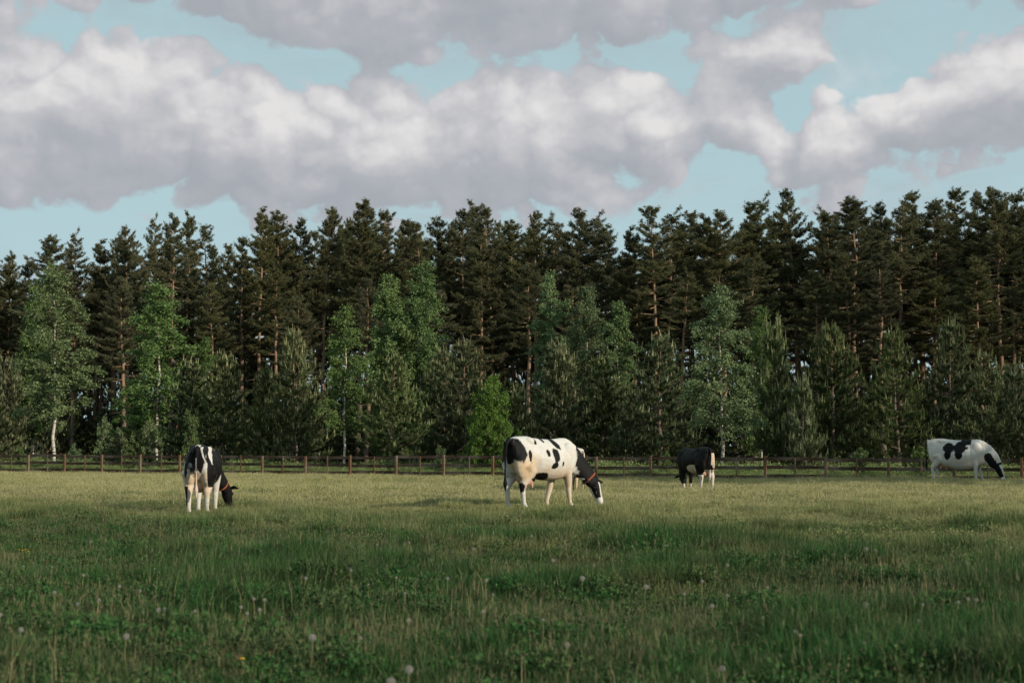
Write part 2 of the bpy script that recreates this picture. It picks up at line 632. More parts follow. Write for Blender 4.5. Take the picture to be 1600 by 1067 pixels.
def tall_pine(seed, base=0.45, wide=1.0, sparse=1.0, thin=1.0):
    rng = np.random.default_rng(seed)
    H = 16.0
    path = trunk_path(rng, H, 14, 0.06)
    mb = MB()
    mb.tube(path, 0.165 * (1 - path[:, 2] / H) ** 0.95 + 0.012, 8)
    Ps, As, Ls = [], [], []
    z = H * base
    # dead snags under the crown
    for _ in range(14):
        zz = rng.uniform(H * 0.15, H * base)
        a = rng.uniform(0, 2 * math.pi)
        p = path_at(path, zz)
        L = rng.uniform(0.3, 1.3)
        mb.tube([p, p + np.array([math.cos(a), math.sin(a), rng.uniform(-.25, .2)]) * L], [0.022, 0.006], 4)
    while z < H - 0.2:
        t = (z - H * base) / (H * (1 - base))
        nb = rng.integers(4, 7)
        a0 = rng.uniform(0, 6.28)
        for k in range(nb):
            if rng.random() < 0.12 + (0.4 if t < 0.25 else 0):
                continue
            a = a0 + 6.283 * k / nb + rng.normal(0, 0.25)
            prof = (1 - t) ** 0.78 * (0.55 + 0.45 * min(1, t / 0.22))
            L = wide * 2.4 * prof * rng.uniform(0.35, 1.12) + 0.12 + 0.2 * min(1, (1 - t) * 5)
            e0 = -0.12 + 0.62 * t + 0.35 * max(0, t - .8) / .2 + rng.normal(0, 0.14)
            p = path_at(path, min(H - .1, z + rng.normal(0, 0.2)))
            d = np.array([math.cos(a) * math.cos(e0), math.sin(a) * math.cos(e0), math.sin(e0)])
            mid = p + d * L * 0.55 + np.array([0, 0, -0.03 * L])
            end = p + d * L + np.array([0, 0, 0.13 * L])
            mb.tube([p, mid, end], [0.035 * (1 - t) + 0.012, 0.02 * (1 - t) + 0.008, 0.004], 4)
            nbr = max(6, int(21.0 * L * sparse))
            for f in np.sort(rng.uniform(0.12 + .2 * (1 - t), 1.0, nbr)):
                q = p + (mid - p) * (f / 0.55) if f < 0.55 else mid + (end - mid) * ((f - 0.55) / 0.45)
                sd_ = rng.choice([-1, 1]) * rng.uniform(0.3, 1.1)
                bd = norm(d * math.cos(sd_) + np.cross([0, 0, 1], d) * math.sin(sd_) + np.array([0, 0, rng.uniform(0.15, 0.7)]))
                bl = rng.uniform(0.10, 0.42) * (0.5 + 0.5 * (1 - t))
                ks = np.linspace(0.2, 1, 4)[:, None]
                Ps.append(q + bd * bl * ks + rng.normal(0, .035, (4, 3))); As.append(bd + rng.normal(0, .35, (4, 3))); Ls.append(np.full(4, 0.14))
        z += rng.uniform(0.30, 0.52) * (1 - .4 * t)
    top = path[-1]
    Ps.append(top + np.array([[0, 0, -0.5], [0, 0, -0.3], [0, 0, -0.1], [0.05, 0, 0]])); As.append(np.tile([0, 0, 1.0], (4, 1))); Ls.append(np.full(4, 0.22))
    P, A, L = np.concatenate(Ps), np.concatenate(As), np.concatenate(Ls)
    T, tt = needles(rng, P, A, L, 9, 0.023 * thin, (0.4, 1.3))
    return mb.mesh('trunk', M_PBARK), tris_mesh('crown', T, tt, M_PINE)


def young_pine(seed, H=6.0, wide=1.0, low=0.05, candle=1.0, lift=0.0):
    rng = np.random.default_rng(seed)
    path = trunk_path(rng, H, 9, 0.03)
    mb = MB()
    mb.tube(path, 0.085 * (1 - path[:, 2] / H) + 0.012, 7)
    Ps, As, Ls, CP, CL = [], [], [], [], []
    z = H * low + 0.2
    while z < H - 0.25:
        t = z / H
        nb = rng.integers(5, 8)
        a0 = rng.uniform(0, 6.28)
        for k in range(nb):
            a = a0 + 6.283 * k / nb + rng.normal(0, 0.2)
            L = wide * (1.75 * (1 - t) ** 0.8 * (0.75 + 0.25 * min(1, t / 0.2)) * rng.uniform(0.62, 1.15) + 0.12)
            e0 = 0.12 + lift + 0.55 * t + rng.normal(0, 0.14)
            p = path_at(path, z + rng.normal(0, 0.05))
            d = np.array([math.cos(a) * math.cos(e0), math.sin(a) * math.cos(e0), math.sin(e0)])
            mid = p + d * L * 0.55
            end = p + d * L + np.array([0, 0, 0.26 * L])
            mb.tube([p, mid, end], [0.022 * (1 - t) + 0.008, 0.013 * (1 - t) + 0.006, 0.003], 4)
            nbr = max(5, int(12.5 * L))
            for f in np.sort(rng.uniform(0.2, 1.0, nbr)):
                q = p + (mid - p) * (f / 0.55) if f < 0.55 else mid + (end - mid) * ((f - 0.55) / 0.45)
                sd_ = rng.choice([-1, 1]) * rng.uniform(0.2, 1.0)
                bd = norm(d * math.cos(sd_) + np.cross([0, 0, 1], d) * math.sin(sd_) + np.array([0, 0, rng.uniform(0.35, 1.1)]))
                bl = rng.uniform(0.16, 0.42) * (0.45 + 0.55 * (1 - t))
                ks = np.linspace(0.15, 1, 6)[:, None]
                Ps.append(q + bd * bl * ks); As.append(np.repeat(bd[None], 6, 0)); Ls.append(np.full(6, 0.13))
                if rng.random() < (0.12 + 0.5 * f) * candle:
                    CP.append(q + bd * bl); CL.append(rng.uniform(0.16, 0.42) * (0.7 + 0.6 * t))
            CP.append(end); CL.append(rng.uniform(0.2, 0.42))
        z += rng.uniform(0.24, 0.36)
    top = path[-1]
    for k in range(6):
        a = k * 1.05
        CP.append(top + np.array([math.cos(a) * 0.07, math.sin(a) * 0.07, -0.28])); CL.append(0.3)
    CP.append(top - np.array([0, 0, 0.15])); CL.append(0.6)
    Ps.append(top + np.array([[0, 0, -0.4], [0, 0, -0.3], [0, 0, -0.2], [0, 0, -0.1]])); As.append(np.tile([0, 0, 1.0], (4, 1))); Ls.append(np.full(4, 0.15))
    P, A, L = np.concatenate(Ps), np.concatenate(As), np.concatenate(Ls)
    T, tt = needles(rng, P, A, L, 8, 0.022)
    CP, CL = np.array(CP), np.array(CL)
    up = norm(np.array([0, 0, 1.0]) + rng.normal(0, 0.13, CP.shape))
    c = []
    for k in range(3):
        s = norm(np.cross(up, rng.normal(size=CP.shape))) * 0.030
        c.append(np.stack([CP - s, CP + s, CP + up * CL[:, None]], 1))
    C = np.concatenate(c)
    # short needles close to each candle
    T2, t2 = needles(rng, np.concatenate([CP + up * CL[:, None] * f for f in (0.1, 0.4, 0.7)]), np.tile(up, (3, 1)), np.full(len(CP) * 3, 0.085), 4, 0.02, (0.15, 0.5), (0.6, 1.0))
    T = np.concatenate([T, C, T2])
    tt = np.concatenate([tt, np.full(len(C), 2.0), t2 + 0.3])
    return mb.mesh('trunk', M_PBARK if H > 5 else M_TWIG), tris_mesh('crown', T, tt, M_YOUNG)


def birch(seed, H=9.5, wide=1.0, base=0.22, stems=1, leaf=0.112, dens=2.2, mat=None, bark=None, rad=0.062, up=0.95, twig=1.0):
    rng = np.random.default_rng(seed)
    mb = MB()
    Ps = []
    for s in range(stems):
        h = H * (1 - 0.13 * s)
        path = trunk_path(rng, h, 13, 0.05)
        if s:
            path[:, 0] += np.linspace(0, rng.uniform(0.3, 0.6) * rng.choice([-1, 1]), 13) ** 1.0
            path[:, 1] += np.linspace(0, rng.uniform(-0.4, 0.4), 13)
        mb.use(0)
        mb.tube(path, rad * (1 - path[:, 2] / h) ** 0.8 + 0.008, 7)
        mb.use(1)
        z = h * base
        while z < h - 0.1:
            t = (z - h * base) / (h * (1 - base))
            a = rng.uniform(0, 6.283)
            prof = math.sin(math.pi * min(1, 0.12 + 0.88 * (t * 0.72 + 0.14))) ** 0.8 * (1 - t) ** 0.35
            L = wide * 1.55 * prof * rng.uniform(0.4, 1.2) + 0.15
            e0 = up * rng.uniform(0.55, 1.1) * (0.6 + 0.5 * t)
            p = path_at(path, z)
            d = np.array([math.cos(a) * math.cos(e0), math.sin(a) * math.cos(e0), math.sin(e0)])
            dv = np.array([math.cos(a), math.sin(a), 0])
            p1 = p + d * L * 0.7
            p2 = p1 + (dv * 0.55 + np.array([0, 0, 0.1])) * L * 0.5
            p3 = p2 + (dv * 0.2 + np.array([0, 0, -0.5])) * L * 0.45
            mb.tube([p, p1, p2, p3], [0.02 * (1 - t) + 0.007, 0.012 * (1 - t) + 0.004, 0.006, 0.003], 4)
            for _ in range(int(8.5 * L * dens) + 3):
                f = rng.uniform(0.15, 3.0)
                q = p + (p1 - p) * f if f < 1 else (p1 + (p2 - p1) * (f - 1) if f < 2 else p2 + (p3 - p2) * (f - 2))
                tw = norm(rng.normal(0, 1, 3) * np.array([1, 1, 0.5]) + np.array([0, 0, -0.35])) * rng.uniform(0.15, 0.5) * twig
                n = rng.integers(6, 13)
                Ps.append(q + tw * rng.uniform(0, 1, n)[:, None] + rng.normal(0, 0.05 * twig, (n, 3)))
            z += rng.uniform(0.05, 0.13) / (0.6 + 0.4 * stems)
    P = np.concatenate(Ps)
    T, tt = leaves(rng, P, leaf)
    return mb.mesh('trunk', bark or M_BBARK, True, M_TWIG), tris_mesh('crown', T, tt, mat or M_BIRCH)


LEAN = np.random.default_rng(99)


def place_tree(kind, meshes, loc, h, h0, width, rz, label, cat, group):
    """One tree: an Empty at its foot that parents trunk and crown."""
    e_ = empty(kind, loc, rz, (width, width, h / h0))
    if 'pine' in kind or 'birch' in kind:
        e_.rotation_euler = (LEAN.normal(0, .018), LEAN.normal(0, .018), rz)
    tk = link_mesh('trunk', meshes[0], e_)
    if kind == 'tall_pine':
        tk.scale = (width ** -.7, width ** -.7, 1)
    link_mesh('crown', meshes[1], e_)
    return tag(e_, label, cat, group)


TALL = [tall_pine(11, 0.42, 0.9), tall_pine(12, 0.50, 0.8, .8), tall_pine(13, 0.38, 0.95), tall_pine(14, 0.54, 1.0, .7), tall_pine(15, 0.46, 0.7), tall_pine(16, 0.40, 1.05), tall_pine(18, 0.34, 0.85, 1.1), tall_pine(19, 0.48, 1.1, .8), tall_pine(20, 0.58, .9)]
BARE = tall_pine(17, 0.55, 0.8, 0.4)
YOUNG = [young_pine(21, 6, 1.1), young_pine(22, 6, 1.25), young_pine(23, 6, 1.0, .12, .6, -.2), young_pine(24, 6, 1.15), young_pine(26, 6, 1.2, .1, .45, -.12), young_pine(27, 6, 1.05, .04, 1.2, .08)]
SMALL_PINE = young_pine(25, 3.4, 0.62, 0.02)
BIRCH = [birch(31, base=0.20), birch(32, base=0.12, wide=1.1), birch(33, base=0.25, wide=0.9), birch(34, base=0.18, stems=2)]
MAPLE = birch(46, 3.2, 0.85, 0.06, 3, 0.085, 1.5, M_MAPLE, M_TWIG, 0.03, 0.75, 0.6)
SAPL = [birch(42, 1.6, 0.3, 0.08, 2, 0.075, 1.8, M_SHRUB, M_TWIG, 0.012, 1.5, .3), birch(43, 1.6, 0.36, 0.05, 3, 0.07, 1.6, M_SHRUB, M_TWIG, 0.012, 1.4, .3)]
R = np.random.default_rng(5)

# ------------------------------------------------------------------ front row: young pines (px, top row, width px, metres behind the fence, label)
YP = [
    (-30, 590, 120, 8, 'broad dark young pine cut by the left end of the photo'),
    (8, 560, 90, 11, 'dark young pine beside the tall birch with the bare white lower trunk'),
    (300, 560, 100, 9, 'young pine with pale tips just behind the cow seen from the rear, on its left'),
    (350, 552, 105, 8, 'wide bushy young pine with many pale tips right of the cow seen from the rear'),
    (410, 572, 70, 8, 'narrow young pine in the gap between the wide bushy pine and the tall pointed one'),
    (460, 518, 105, 7.5, 'tall pointed young pine with candle tips left of the slender pale birch'),
    (615, 556, 110, 6, 'young pine with bare orange stem and forked low branches right of the slender pale birch'),
    (690, 545, 100, 11, 'young pine standing behind and left of the bright green maple'),
    (728, 530, 105, 9, 'bushy olive young pine directly above the bright green maple'),
    (815, 608, 60, 6.5, 'small slim young pine between the bright green maple and the large pale pine'),
    (878, 535, 115, 8, 'large pale young pine above the head of the cow with scattered black spots'),
    (940, 560, 105, 9, 'olive young pine below the pair of leafy birches in the middle'),
    (985, 610, 70, 7, 'low young pine in front, between the olive pine and the big conical one'),
    (1030, 520, 120, 8, 'big conical young pine above the small black cow'),
    (1215, 508, 115, 9, 'broad young pine with a spiky top behind the small slim pine on the right'),
    (1257, 593, 58, 5, 'small slim young pine with tiered pale tips, alone in front of the right hand row'),
    (1300, 510, 130, 8.5, 'broadest young pine on the right, rounded and full of pale tips'),
    (1402, 515, 110, 7, 'pointed young pine with a visible stem left of the white cow with two large patches'),
    (1450, 590, 80, 9, 'low young pine above the rump of the white cow with two large patches'),
    (1486, 497, 95, 9, 'tall young pine with long bare leader shoots above the white cow with two large patches'),
    (1545, 550, 110, 8, 'wide young pine above the lowered head of the white cow with two large patches'),
    (1592, 565, 90, 10, 'young pine cut by the right end of the photo'),
    (1650, 540, 120, 8, 'young pine just past the right end of the photo'),
    (-100, 560, 120, 8, 'young pine just past the left end of the photo'),
]
for k, (px, py, w, dyf, lab) in enumerate(YP):
    Y = fence_Y(px) + dyf
    v = (0, 1, 2, 4, 5, 3, 4, 0, 2, 1, 5)[k % 11]
    meshes, h0 = (SMALL_PINE, 3.4) if 'slim' in lab else (YOUNG[v], 6.0)
    h = height_at(py, Y) - 0.1
    wm = w / FPX * Y
    w0 = {0: 3.3, 1: 3.8, 2: 3.0, 3: 3.5, 4: 3.6, 5: 3.2}[v] if h0 == 6.0 else 1.9
    place_tree('young_pine', meshes, (at(px, Y), Y, 0), h, h0, min(1.35, wm / w0 * 1.12), R.uniform(0, 6.28), lab, 'pine tree', 'young pines behind the fence')

# ------------------------------------------------------------------ birches and other leafy trees
BI = [
    (84, 415, 105, 5, 0, 'tall birch on the left with a bare white lower trunk and a feathery crown'),
    (52, 450, 70, 14, 3, 'birch half hidden behind the tall birch with the bare white lower trunk'),
    (243, 445, 115, 12, 1, 'full birch standing over the green saplings left of the cow seen from the rear'),
    (318, 528, 46, 14, 2, 'small birch top poking out above the wide bushy pine, over the rear facing cow'),
    (538, 480, 72, 5, 2, 'slender pale birch with a thin white trunk, alone between two pointed pines'),
    (612, 430, 90, 14, 3, 'left stem of the broad birch clump above the pine with the forked low branches'),
    (655, 412, 95, 15, 1, 'right and tallest stem of the broad birch clump, above the bushy olive pine'),
    (860, 428, 62, 14, 2, 'narrow birch, leftmost of the three above the cow with scattered black spots'),
    (918, 450, 84, 13, 1, 'rounded birch, middle of the three above the cow with scattered black spots'),
    (968, 474, 66, 12, 2, 'smaller pointed birch, rightmost of the three above the cow with scattered black spots'),
    (1130, 450, 104, 5, 0, 'bright birch with a silvery trunk beside the small black cow'),
    (1190, 480, 66, 14, 1, 'birch top showing just right of the bright birch with the silvery trunk'),
]
for k, (px, py, w, dyf, v, lab) in enumerate(BI):
    Y = fence_Y(px) + dyf
    h = height_at(py, Y)
    w0 = {0: 2.9, 1: 3.2, 2: 2.7, 3: 3.4}[v]
    place_tree('birch_tree', BIRCH[v], (at(px, Y), Y, 0), h, 9.5, w / FPX * Y / w0 * 1.12, R.uniform(0, 6.28), lab, 'birch tree', 'birches in front of the forest')

Y = fence_Y(765) + 4
place_tree('maple_tree', MAPLE, (at(766, Y), Y, 0), height_at(588, Y), 3.2, 0.82, 0.6, 'small bright green maple behind the fence, left of the cow with scattered black spots', 'maple tree', None)

SP = [
    (160, 655, 3, 0, 'bright leafy sapling, leftmost of the clump behind the fence right of the white birch trunk'),
    (184, 672, 3.5, 1, 'low forked sapling in the middle of the clump behind the fence on the left'),
    (212, 682, 2.5, 0, 'thin yellowish sapling between the forked sapling and the tall leafy one'),
    (234, 660, 3, 1, 'tall leafy sapling, rightmost of the clump left of the cow seen from the rear'),
    (293, 645, 2.5, 0, 'slim sapling rising directly behind the back of the cow seen from the rear'),
    (116, 695, 2, 1, 'small pointed sapling just right of the bare white birch trunk'),
    (30, 700, 2, 1, 'low sapling behind the fence under the leftmost dark pines'),
    (688, 698, 2, 0, 'tiny pale sapling behind the fence left of the bright green maple'),
    (1040, 706, 2, 0, 'tiny sapling behind the fence just left of the small black cow'),
    (1345, 702, 2, 1, 'low pale sapling behind the fence left of the pointed pine with the visible stem'),
    (1440, 700, 1.6, 1, 'pale sapling behind the fence touching the tail of the white cow with two large patches'),
]
for px, py, dyf, v, lab in SP:
    Y = fence_Y(px) + dyf
    h = max(0.7, height_at(py, Y))
    place_tree('sapling', SAPL[v], (at(px, Y), Y, 0), h, 1.6, max(0.6, min(1.0, h / 1.8)), R.uniform(0, 6.28), lab, 'sapling', 'saplings behind the fence')

# ------------------------------------------------------------------ tall pines: the skyline
SKY = [(5, 398), (40, 405), (68, 373), (112, 366), (152, 380), (175, 372), (197, 354), (235, 340), (262, 339), (287, 337), (318, 355), (352, 385), (375, 372), (405, 330), (440, 330),
       (466, 346), (492, 334), (522, 330), (557, 313), (574, 325), (605, 334), (635, 344), (660, 350), (686, 341), (715, 334), (742, 321), (770, 325), (797, 345), (838, 335), (858, 342),
       (903, 325), (928, 340), (948, 346), (976, 360), (1000, 372), (1020, 327), (1047, 334), (1084, 336), (1110, 340), (1132, 334), (1160, 352), (1181, 318), (1206, 314), (1255, 302), (1277, 330),
       (1310, 335), (1335, 315), (1352, 322), (1395, 320), (1417, 318), (1446, 300), (1466, 312), (1500, 299), (1530, 306), (1565, 297), (1590, 304),
       (-25, 390), (-60, 372), (-105, 380), (1620, 300), (1655, 310), (1700, 296)]
front = sorted([(y_[0], y_[4]) for y_ in YP[:-2]] + [(b_[0], b_[5]) for b_ in BI])


LAND = [(84, 'the birch with the bare white trunk'), (175, 'the clump of leafy saplings'), (243, 'the full birch over the saplings'), (321, 'the cow seen from the rear'), (350, 'the wide bushy young pine'),
        (460, 'the pointed young pine with candle tips'), (538, 'the slender pale birch'), (612, 'the left stem of the birch clump'), (655, 'the tallest stem of the birch clump'), (728, 'the bushy olive young pine'),
        (766, 'the bright green maple'), (860, 'the narrow birch of the middle three'), (918, 'the rounded birch of the middle three'), (968, 'the pointed birch of the middle three'), (1030, 'the big conical young pine'),
        (1085, 'the small black cow'), (1130, 'the silvery trunked birch'), (1215, 'the spiky topped young pine'), (1257, 'the small slim pine'), (1300, 'the broadest young pine'), (1402, 'the pointed young pine with a stem'),
        (1486, 'the pine with long leader shoots'), (1545, 'the white grazing cow on the right'), (1592, 'the right edge of the photo')]
used = {}
RT = np.random.default_rng(77)
for k, (px, py) in enumerate(SKY):
    bare = px == 318
    Y = fence_Y(px) + 31 + RT.uniform(-3, 5)
    h = height_at(py, Y)
    v = int(RT.integers(0, 9))
    lx, ln = min(LAND, key=lambda a: abs(a[0] - px))
    mates = sorted([p for p, _ in SKY if p != 318 and 0 <= p <= 1600 and min(LAND, key=lambda a: abs(a[0] - p))[0] == lx], key=lambda p: abs(p - lx))
    mates = [p for p in mates if (p < lx) == (px < lx)]
    rank = mates.index(px) if px in mates else 0
    side = 'left' if px < lx else 'right'
    where = ('directly above' if abs(px - lx) < 7 else 'close above and %s of' % side) if rank == 0 else ('second to the %s above' % side if rank == 1 else 'third to the %s above' % side)
    if bare:
        lab = 'thin half bare pine with sparse twigs above the cow seen from the rear'
    elif px < 0 or px > 1600:
        lab = 'tall pine just past the %s end of the photo' % ('left' if px < 0 else 'right')
    else:
        lab = 'tall skyline pine %s %s' % (where, ln)
        used[lab] = 1
    place_tree('tall_pine', BARE if bare else TALL[v], (at(px, Y), Y, 0), h, 16.0, RT.uniform(0.85, 1.4), RT.uniform(0, 6.28), lab, 'pine tree', 'tall pines along the skyline')

# rows deeper in the forest, lower or hidden behind the skyline row
deep = 0
for row, (dy_, n, drop) in enumerate([(26, 26, (50, 130)), (37, 46, (14, 100)), (45, 46, (12, 95)), (54, 48, (10, 90)), (64, 46, (12, 90))]):
    for j in range(n):
        px = -90 + 1780 * (j + RT.uniform(-0.3, 0.3)) / (n - 1)
        Y = fence_Y(px) + dy_ + RT.uniform(-3, 3)
        sky_y = np.interp(px, [s[0] for s in sorted(SKY)], [s[1] for s in sorted(SKY)])
        py = sky_y + RT.uniform(*drop)
        place_tree('tall_pine', TALL[int(RT.integers(0, 9))], (at(px, Y), Y, 0), height_at(py, Y), 16.0, RT.uniform(0.85, 1.1), RT.uniform(0, 6.28),
                   'tall pine deep in the dark forest, half hidden behind the skyline pines', 'pine tree', 'tall pines deep in the forest')
# dark young pines under the tall ones
for j in range(120):
    px = -80 + 1760 * (j + RT.uniform(-0.4, 0.4)) / 119
    deepr = j % 2
    Y = fence_Y(px) + (RT.uniform(38, 62) if deepr else RT.uniform(24, 34))
    h = RT.uniform(6.5, 10) if deepr else RT.uniform(3.0, 6.0)
    place_tree('young_pine', YOUNG[int(RT.integers(0, 6))], (at(px, Y), Y, 0), h, 6.0, RT.uniform(0.9, 1.25), RT.uniform(0, 6.28),
               'shaded young pine growing between the trunks of the tall forest pines', 'pine tree', 'shaded young pines inside the forest')

# unseen pines added past the right edge to shade the patched cow
hs = Vector((math.sin(az), math.cos(az)))
nn = Vector((-hs.y, hs.x))
SHADE0 = Vector((0, 23.0))
for L, off in ((20, -1.6), (23, .3), (21, 2.1)):
    p = Vector((15.0, 47.5)) + hs * L + nn * off
    place_tree('tall_pine', TALL[2], (p.x, p.y, 0), 15.0, 16.0, 1.4, 1.0 + off, 'unseen tall pine added outside the right edge to shade the patched cow', 'pine tree', 'added pines shading the patched cow')
#MORE

# ------------------------------------------------------------------ fence
def make_fence():
    rng = np.random.default_rng(9)
    i0, i1 = -3, 22
    x0, y0 = fence_pt(i0)
    f = empty('wooden_fence', (x0, y0, 0))
    tag(f, 'long low dark brown post and rail fence between the meadow and the forest', 'fence')
    pts = [fence_pt(i) for i in range(i0, i1 + 1)]
    ang_ = math.atan2(pts[1][1] - pts[0][1], pts[1][0] - pts[0][0])
    nrm = Vector((math.sin(ang_), -math.cos(ang_)))     # towards the meadow
    dirv = Vector((math.cos(ang_), math.sin(ang_)))
    step = (Vector(pts[1]) - Vector(pts[0])).length
    dz = [rng.normal(0, 0.018) for _ in pts]
    for i, p in enumerate(pts):
        mb = MB()
        q = Vector((p[0], p[1], 0)) - Vector((x0, y0, 0))
        h = 0.93 + dz[i] + rng.normal(0, 0.02)
        mb.box(q + Vector((0, 0, h / 2)), (0.05, 0.05, h / 2), ang_ + rng.normal(0, 0.03))
        mb.build('post', M_POST, f, False)
    for i in range(len(pts) - 1):
        a = Vector((pts[i][0] - x0, pts[i][1] - y0, 0))
        for z in (0.17, 0.49, 0.83):
            c = a + Vector((dirv.x, dirv.y, 0)) * step * 0.5 + Vector((nrm.x, nrm.y, 0)) * -0.068
            mb = MB()
            mb.box(c + Vector((0, 0, z + (dz[i] + dz[i + 1]) / 2 + rng.normal(0, 0.018))), (step / 2 - 0.004, 0.016, 0.062), ang_)
            mb.build('rail', M_RAIL, f, False)
        mb = MB()
        c = a + Vector((dirv.x, dirv.y, 0)) * step * (0.5 + rng.normal(0, 0.015)) + Vector((nrm.x, nrm.y, 0)) * -0.032
        mb.box(c + Vector((0, 0, 0.44)), (0.026, 0.016, 0.455), ang_)
        mb.build('batten', M_POST, f, False)


make_fence()

# ------------------------------------------------------------------ cows
def coat_mat():
    m, q = mat_new('cow_coat')
    c = attr(q, 'coat').outputs['Color']
    tcn = q.new('ShaderNodeTexCoord')
    n = q.noise(tcn.outputs['Object'], 22.0, 4.0, 0.6)
    n2 = q.noise(tcn.outputs['Object'], 120.0, 2.0, 0.6)
    c = q.mix(q.ramp(n, 0.35, 0.75, 0, 0.40), c, q.mix(1.0, c, (0.72, 0.62, 0.48), 'MULTIPLY'))
    return finish(m, q, c, 0.65, 0.12, bump=(n2, 0.25, 0.01))


M_COAT = coat_mat()
m_, q_ = mat_new('collar_strap')
M_COLLAR = finish(m_, q_, (0.22, 0.07, 0.032), 0.8, 0.1)
m_, q_ = mat_new('dark_eye')
M_EYE = finish(m_, q_, (0.01, 0.008, 0.006), 0.15, 0.5)
m_, q_ = mat_new('ear_tag')
M_TAG = finish(m_, q_, (0.75, 0.62, 0.12), 0.5, 0.3)


def ell(a, x, z, cx, cz, rx, rz, rot=0.0):
    """>0 inside an ellipse on the flank."""
    c, s = math.cos(rot), math.sin(rot)
    u, v = (x - cx) * c + (z - cz) * s, -(x - cx) * s + (z - cz) * c
    return 1 - math.sqrt((u / rx) ** 2 + (v / rz) ** 2)


def build_cow(name, loc, rz, scale, legs, head, pattern, label, collar=True, tail_swing=0.0, seed=0, deep=0.0):
    """legs: dx, dz of each hoof (front right, front left, hind right, hind left); head: dict(neck end, face direction, yaw)."""
    root = empty(name, loc, rz, (scale,) * 3)
    tag(root, label, 'cow')
    mb = MB()
    # trunk: sections from pin bones to brisket (x, centre z, half height, half width, ridge narrowing)
    sec = [(-0.97, 1.20, 0.12, 0.12, .1), (-0.93, 1.14, 0.25, 0.20, .15), (-0.80, 1.085, 0.36, 0.265, .2), (-0.62, 1.06, 0.395, 0.29, .2), (-0.46, 1.045, 0.41, 0.30, .3), (-0.28, 1.02, 0.405, 0.315, .42),
           (-0.05, 0.985, 0.415, 0.335, .5), (0.18, 0.975, 0.42, 0.345, .5), (0.38, 0.985, 0.42, 0.32, .55), (0.56, 1.01, 0.415, 0.30, .6), (0.72, 1.03, 0.39, 0.25, .6), (0.86, 1.02, 0.33, 0.20, .5), (0.97, 0.99, 0.24, 0.13, .4)]
    rs = []
    for x_, zc, hh, hw, nar in sec:
        dp = deep * max(0, 1 - ((x_ - .05) / .95) ** 2) ** .6
        zc, hh, hw = zc - dp / 2, hh + dp / 2, hw + dp * .12
        r = []
        for k in range(24):
            t = 2 * math.pi * k / 24
            s_, c_ = math.sin(t), math.cos(t)
            w_ = hw * (abs(c_) ** 0.88) * math.copysign(1, c_)
            if s_ > 0: w_ *= 1 - nar * s_ ** 1.6 * 0.75
            r.append((x_, w_, zc + hh * s_))
        rs.append(r)
    mb.rings(rs)
    for s in (-1, 1):
        mb.ball((-0.50, s * 0.16, 1.345), (0.14, 0.065, 0.08))        # hook bones
        mb.ball((-0.90, s * 0.10, 1.30), (0.10, 0.05, 0.07))         # pin bones
        mb.ball((0.60, s * 0.19, 1.00), (0.20, 0.11, 0.33))           # shoulder
        mb.ball((-0.70, s * 0.17, 0.92), (0.235, 0.135, 0.34))        # thigh
        mb.ball((-0.50, s * 0.20, 0.76), (0.12, 0.075, 0.16))         # stifle
    for s, (dx_, dz_) in zip((-1, 1), legs[:2]):                      # front legs
        k1 = 0.55
        mb.tube([(0.60, s * .17, .86), (0.57 + dx_ * .12, s * .175, .72), (0.575 + dx_ * k1, s * .165, .44), (0.565 + dx_ * k1, s * .165, .39), (0.565 + dx_ * .9, s * .16, .15 + dz_), (0.575 + dx_ * .96, s * .16, .09 + dz_), (0.60 + dx_, s * .16, .055 + dz_), (0.615 + dx_, s * .16, 0.0 + dz_)],
                [.13, .102, .066, .063, .044, .050, .053, .062], 12)
    for s, (dx_, dz_) in zip((-1, 1), legs[2:]):                      # hind legs
        mb.tube([(-0.66, s * .19, .90), (-0.58 + dx_ * .12, s * .195, .74), (-0.70 + dx_ * .42, s * .185, .57), (-0.775 + dx_ * .6, s * .175, .475), (-0.775 + dx_ * .66, s * .175, .42), (-0.745 + dx_ * .9, s * .17, .16 + dz_), (-0.73 + dx_ * .96, s * .17, .10 + dz_), (-0.70 + dx_, s * .17, .055 + dz_), (-0.69 + dx_, s * .17, 0.0 + dz_)],
                [.175, .14, .094, .073, .060, .045, .051, .053, .062], 12)
    if head.get('udder', True):
        mb.ball((-0.46, 0, 0.62), (0.23, 0.17, 0.16))
        for sx in (-1, 1):
            for sy in (-1, 1):
                mb.tube([(-0.46 + sx * .09, sy * .08, .52), (-0.46 + sx * .1, sy * .085, .41)], [.03, .022], 8)
    mb.ball((0.80, 0, 0.70), (0.17, 0.075, 0.11))                     # brisket
    # neck and head
    poll = Vector(head['poll'])
    f = Vector(head['face']).normalized()
    nk = [Vector((0.66, 0, 1.08)), Vector((0.86, 0, 1.01 - deep * .5)), None, poll + f * 0.03]
    nk[2] = (nk[1] * 0.45 + nk[3] * 0.55) + Vector((0.02, 0, 0.03))
    nd = (nk[3] - nk[1]).normalized()
    lat = Vector(head.get('side', (0, 1, 0)))
    mb.tube([nk[0], nk[1], nk[2], nk[3]], [.21, .165, .118, .10], 16, [.34, .30 + deep * .35, .21 + deep * .3, .16], flat_ref=(0, 1, 0))
    mb.tube([nk[1] + Vector((-.05, 0, -.2)), nk[2] + Vector((-.07, 0, -.15)), nk[3] + Vector((-0.06, 0, -.09))], [.05, .035, .04], 8)   # dewlap
    side = (lat - f * lat.dot(f)).normalized()
    up = f.cross(side).normalized()
    if up.dot(nd) < 0: up = -up
    hr = [(-.05, .075, .075, .0), (.0, .11, .115, .0), (.10, .118, .128, -.005), (.17, .112, .125, -.012), (.26, .088, .108, -.02), (.36, .070, .086, -.02), (.44, .074, .078, -.016), (.49, .076, .070, -.012), (.525, .052, .045, -.01)]
    rs = []
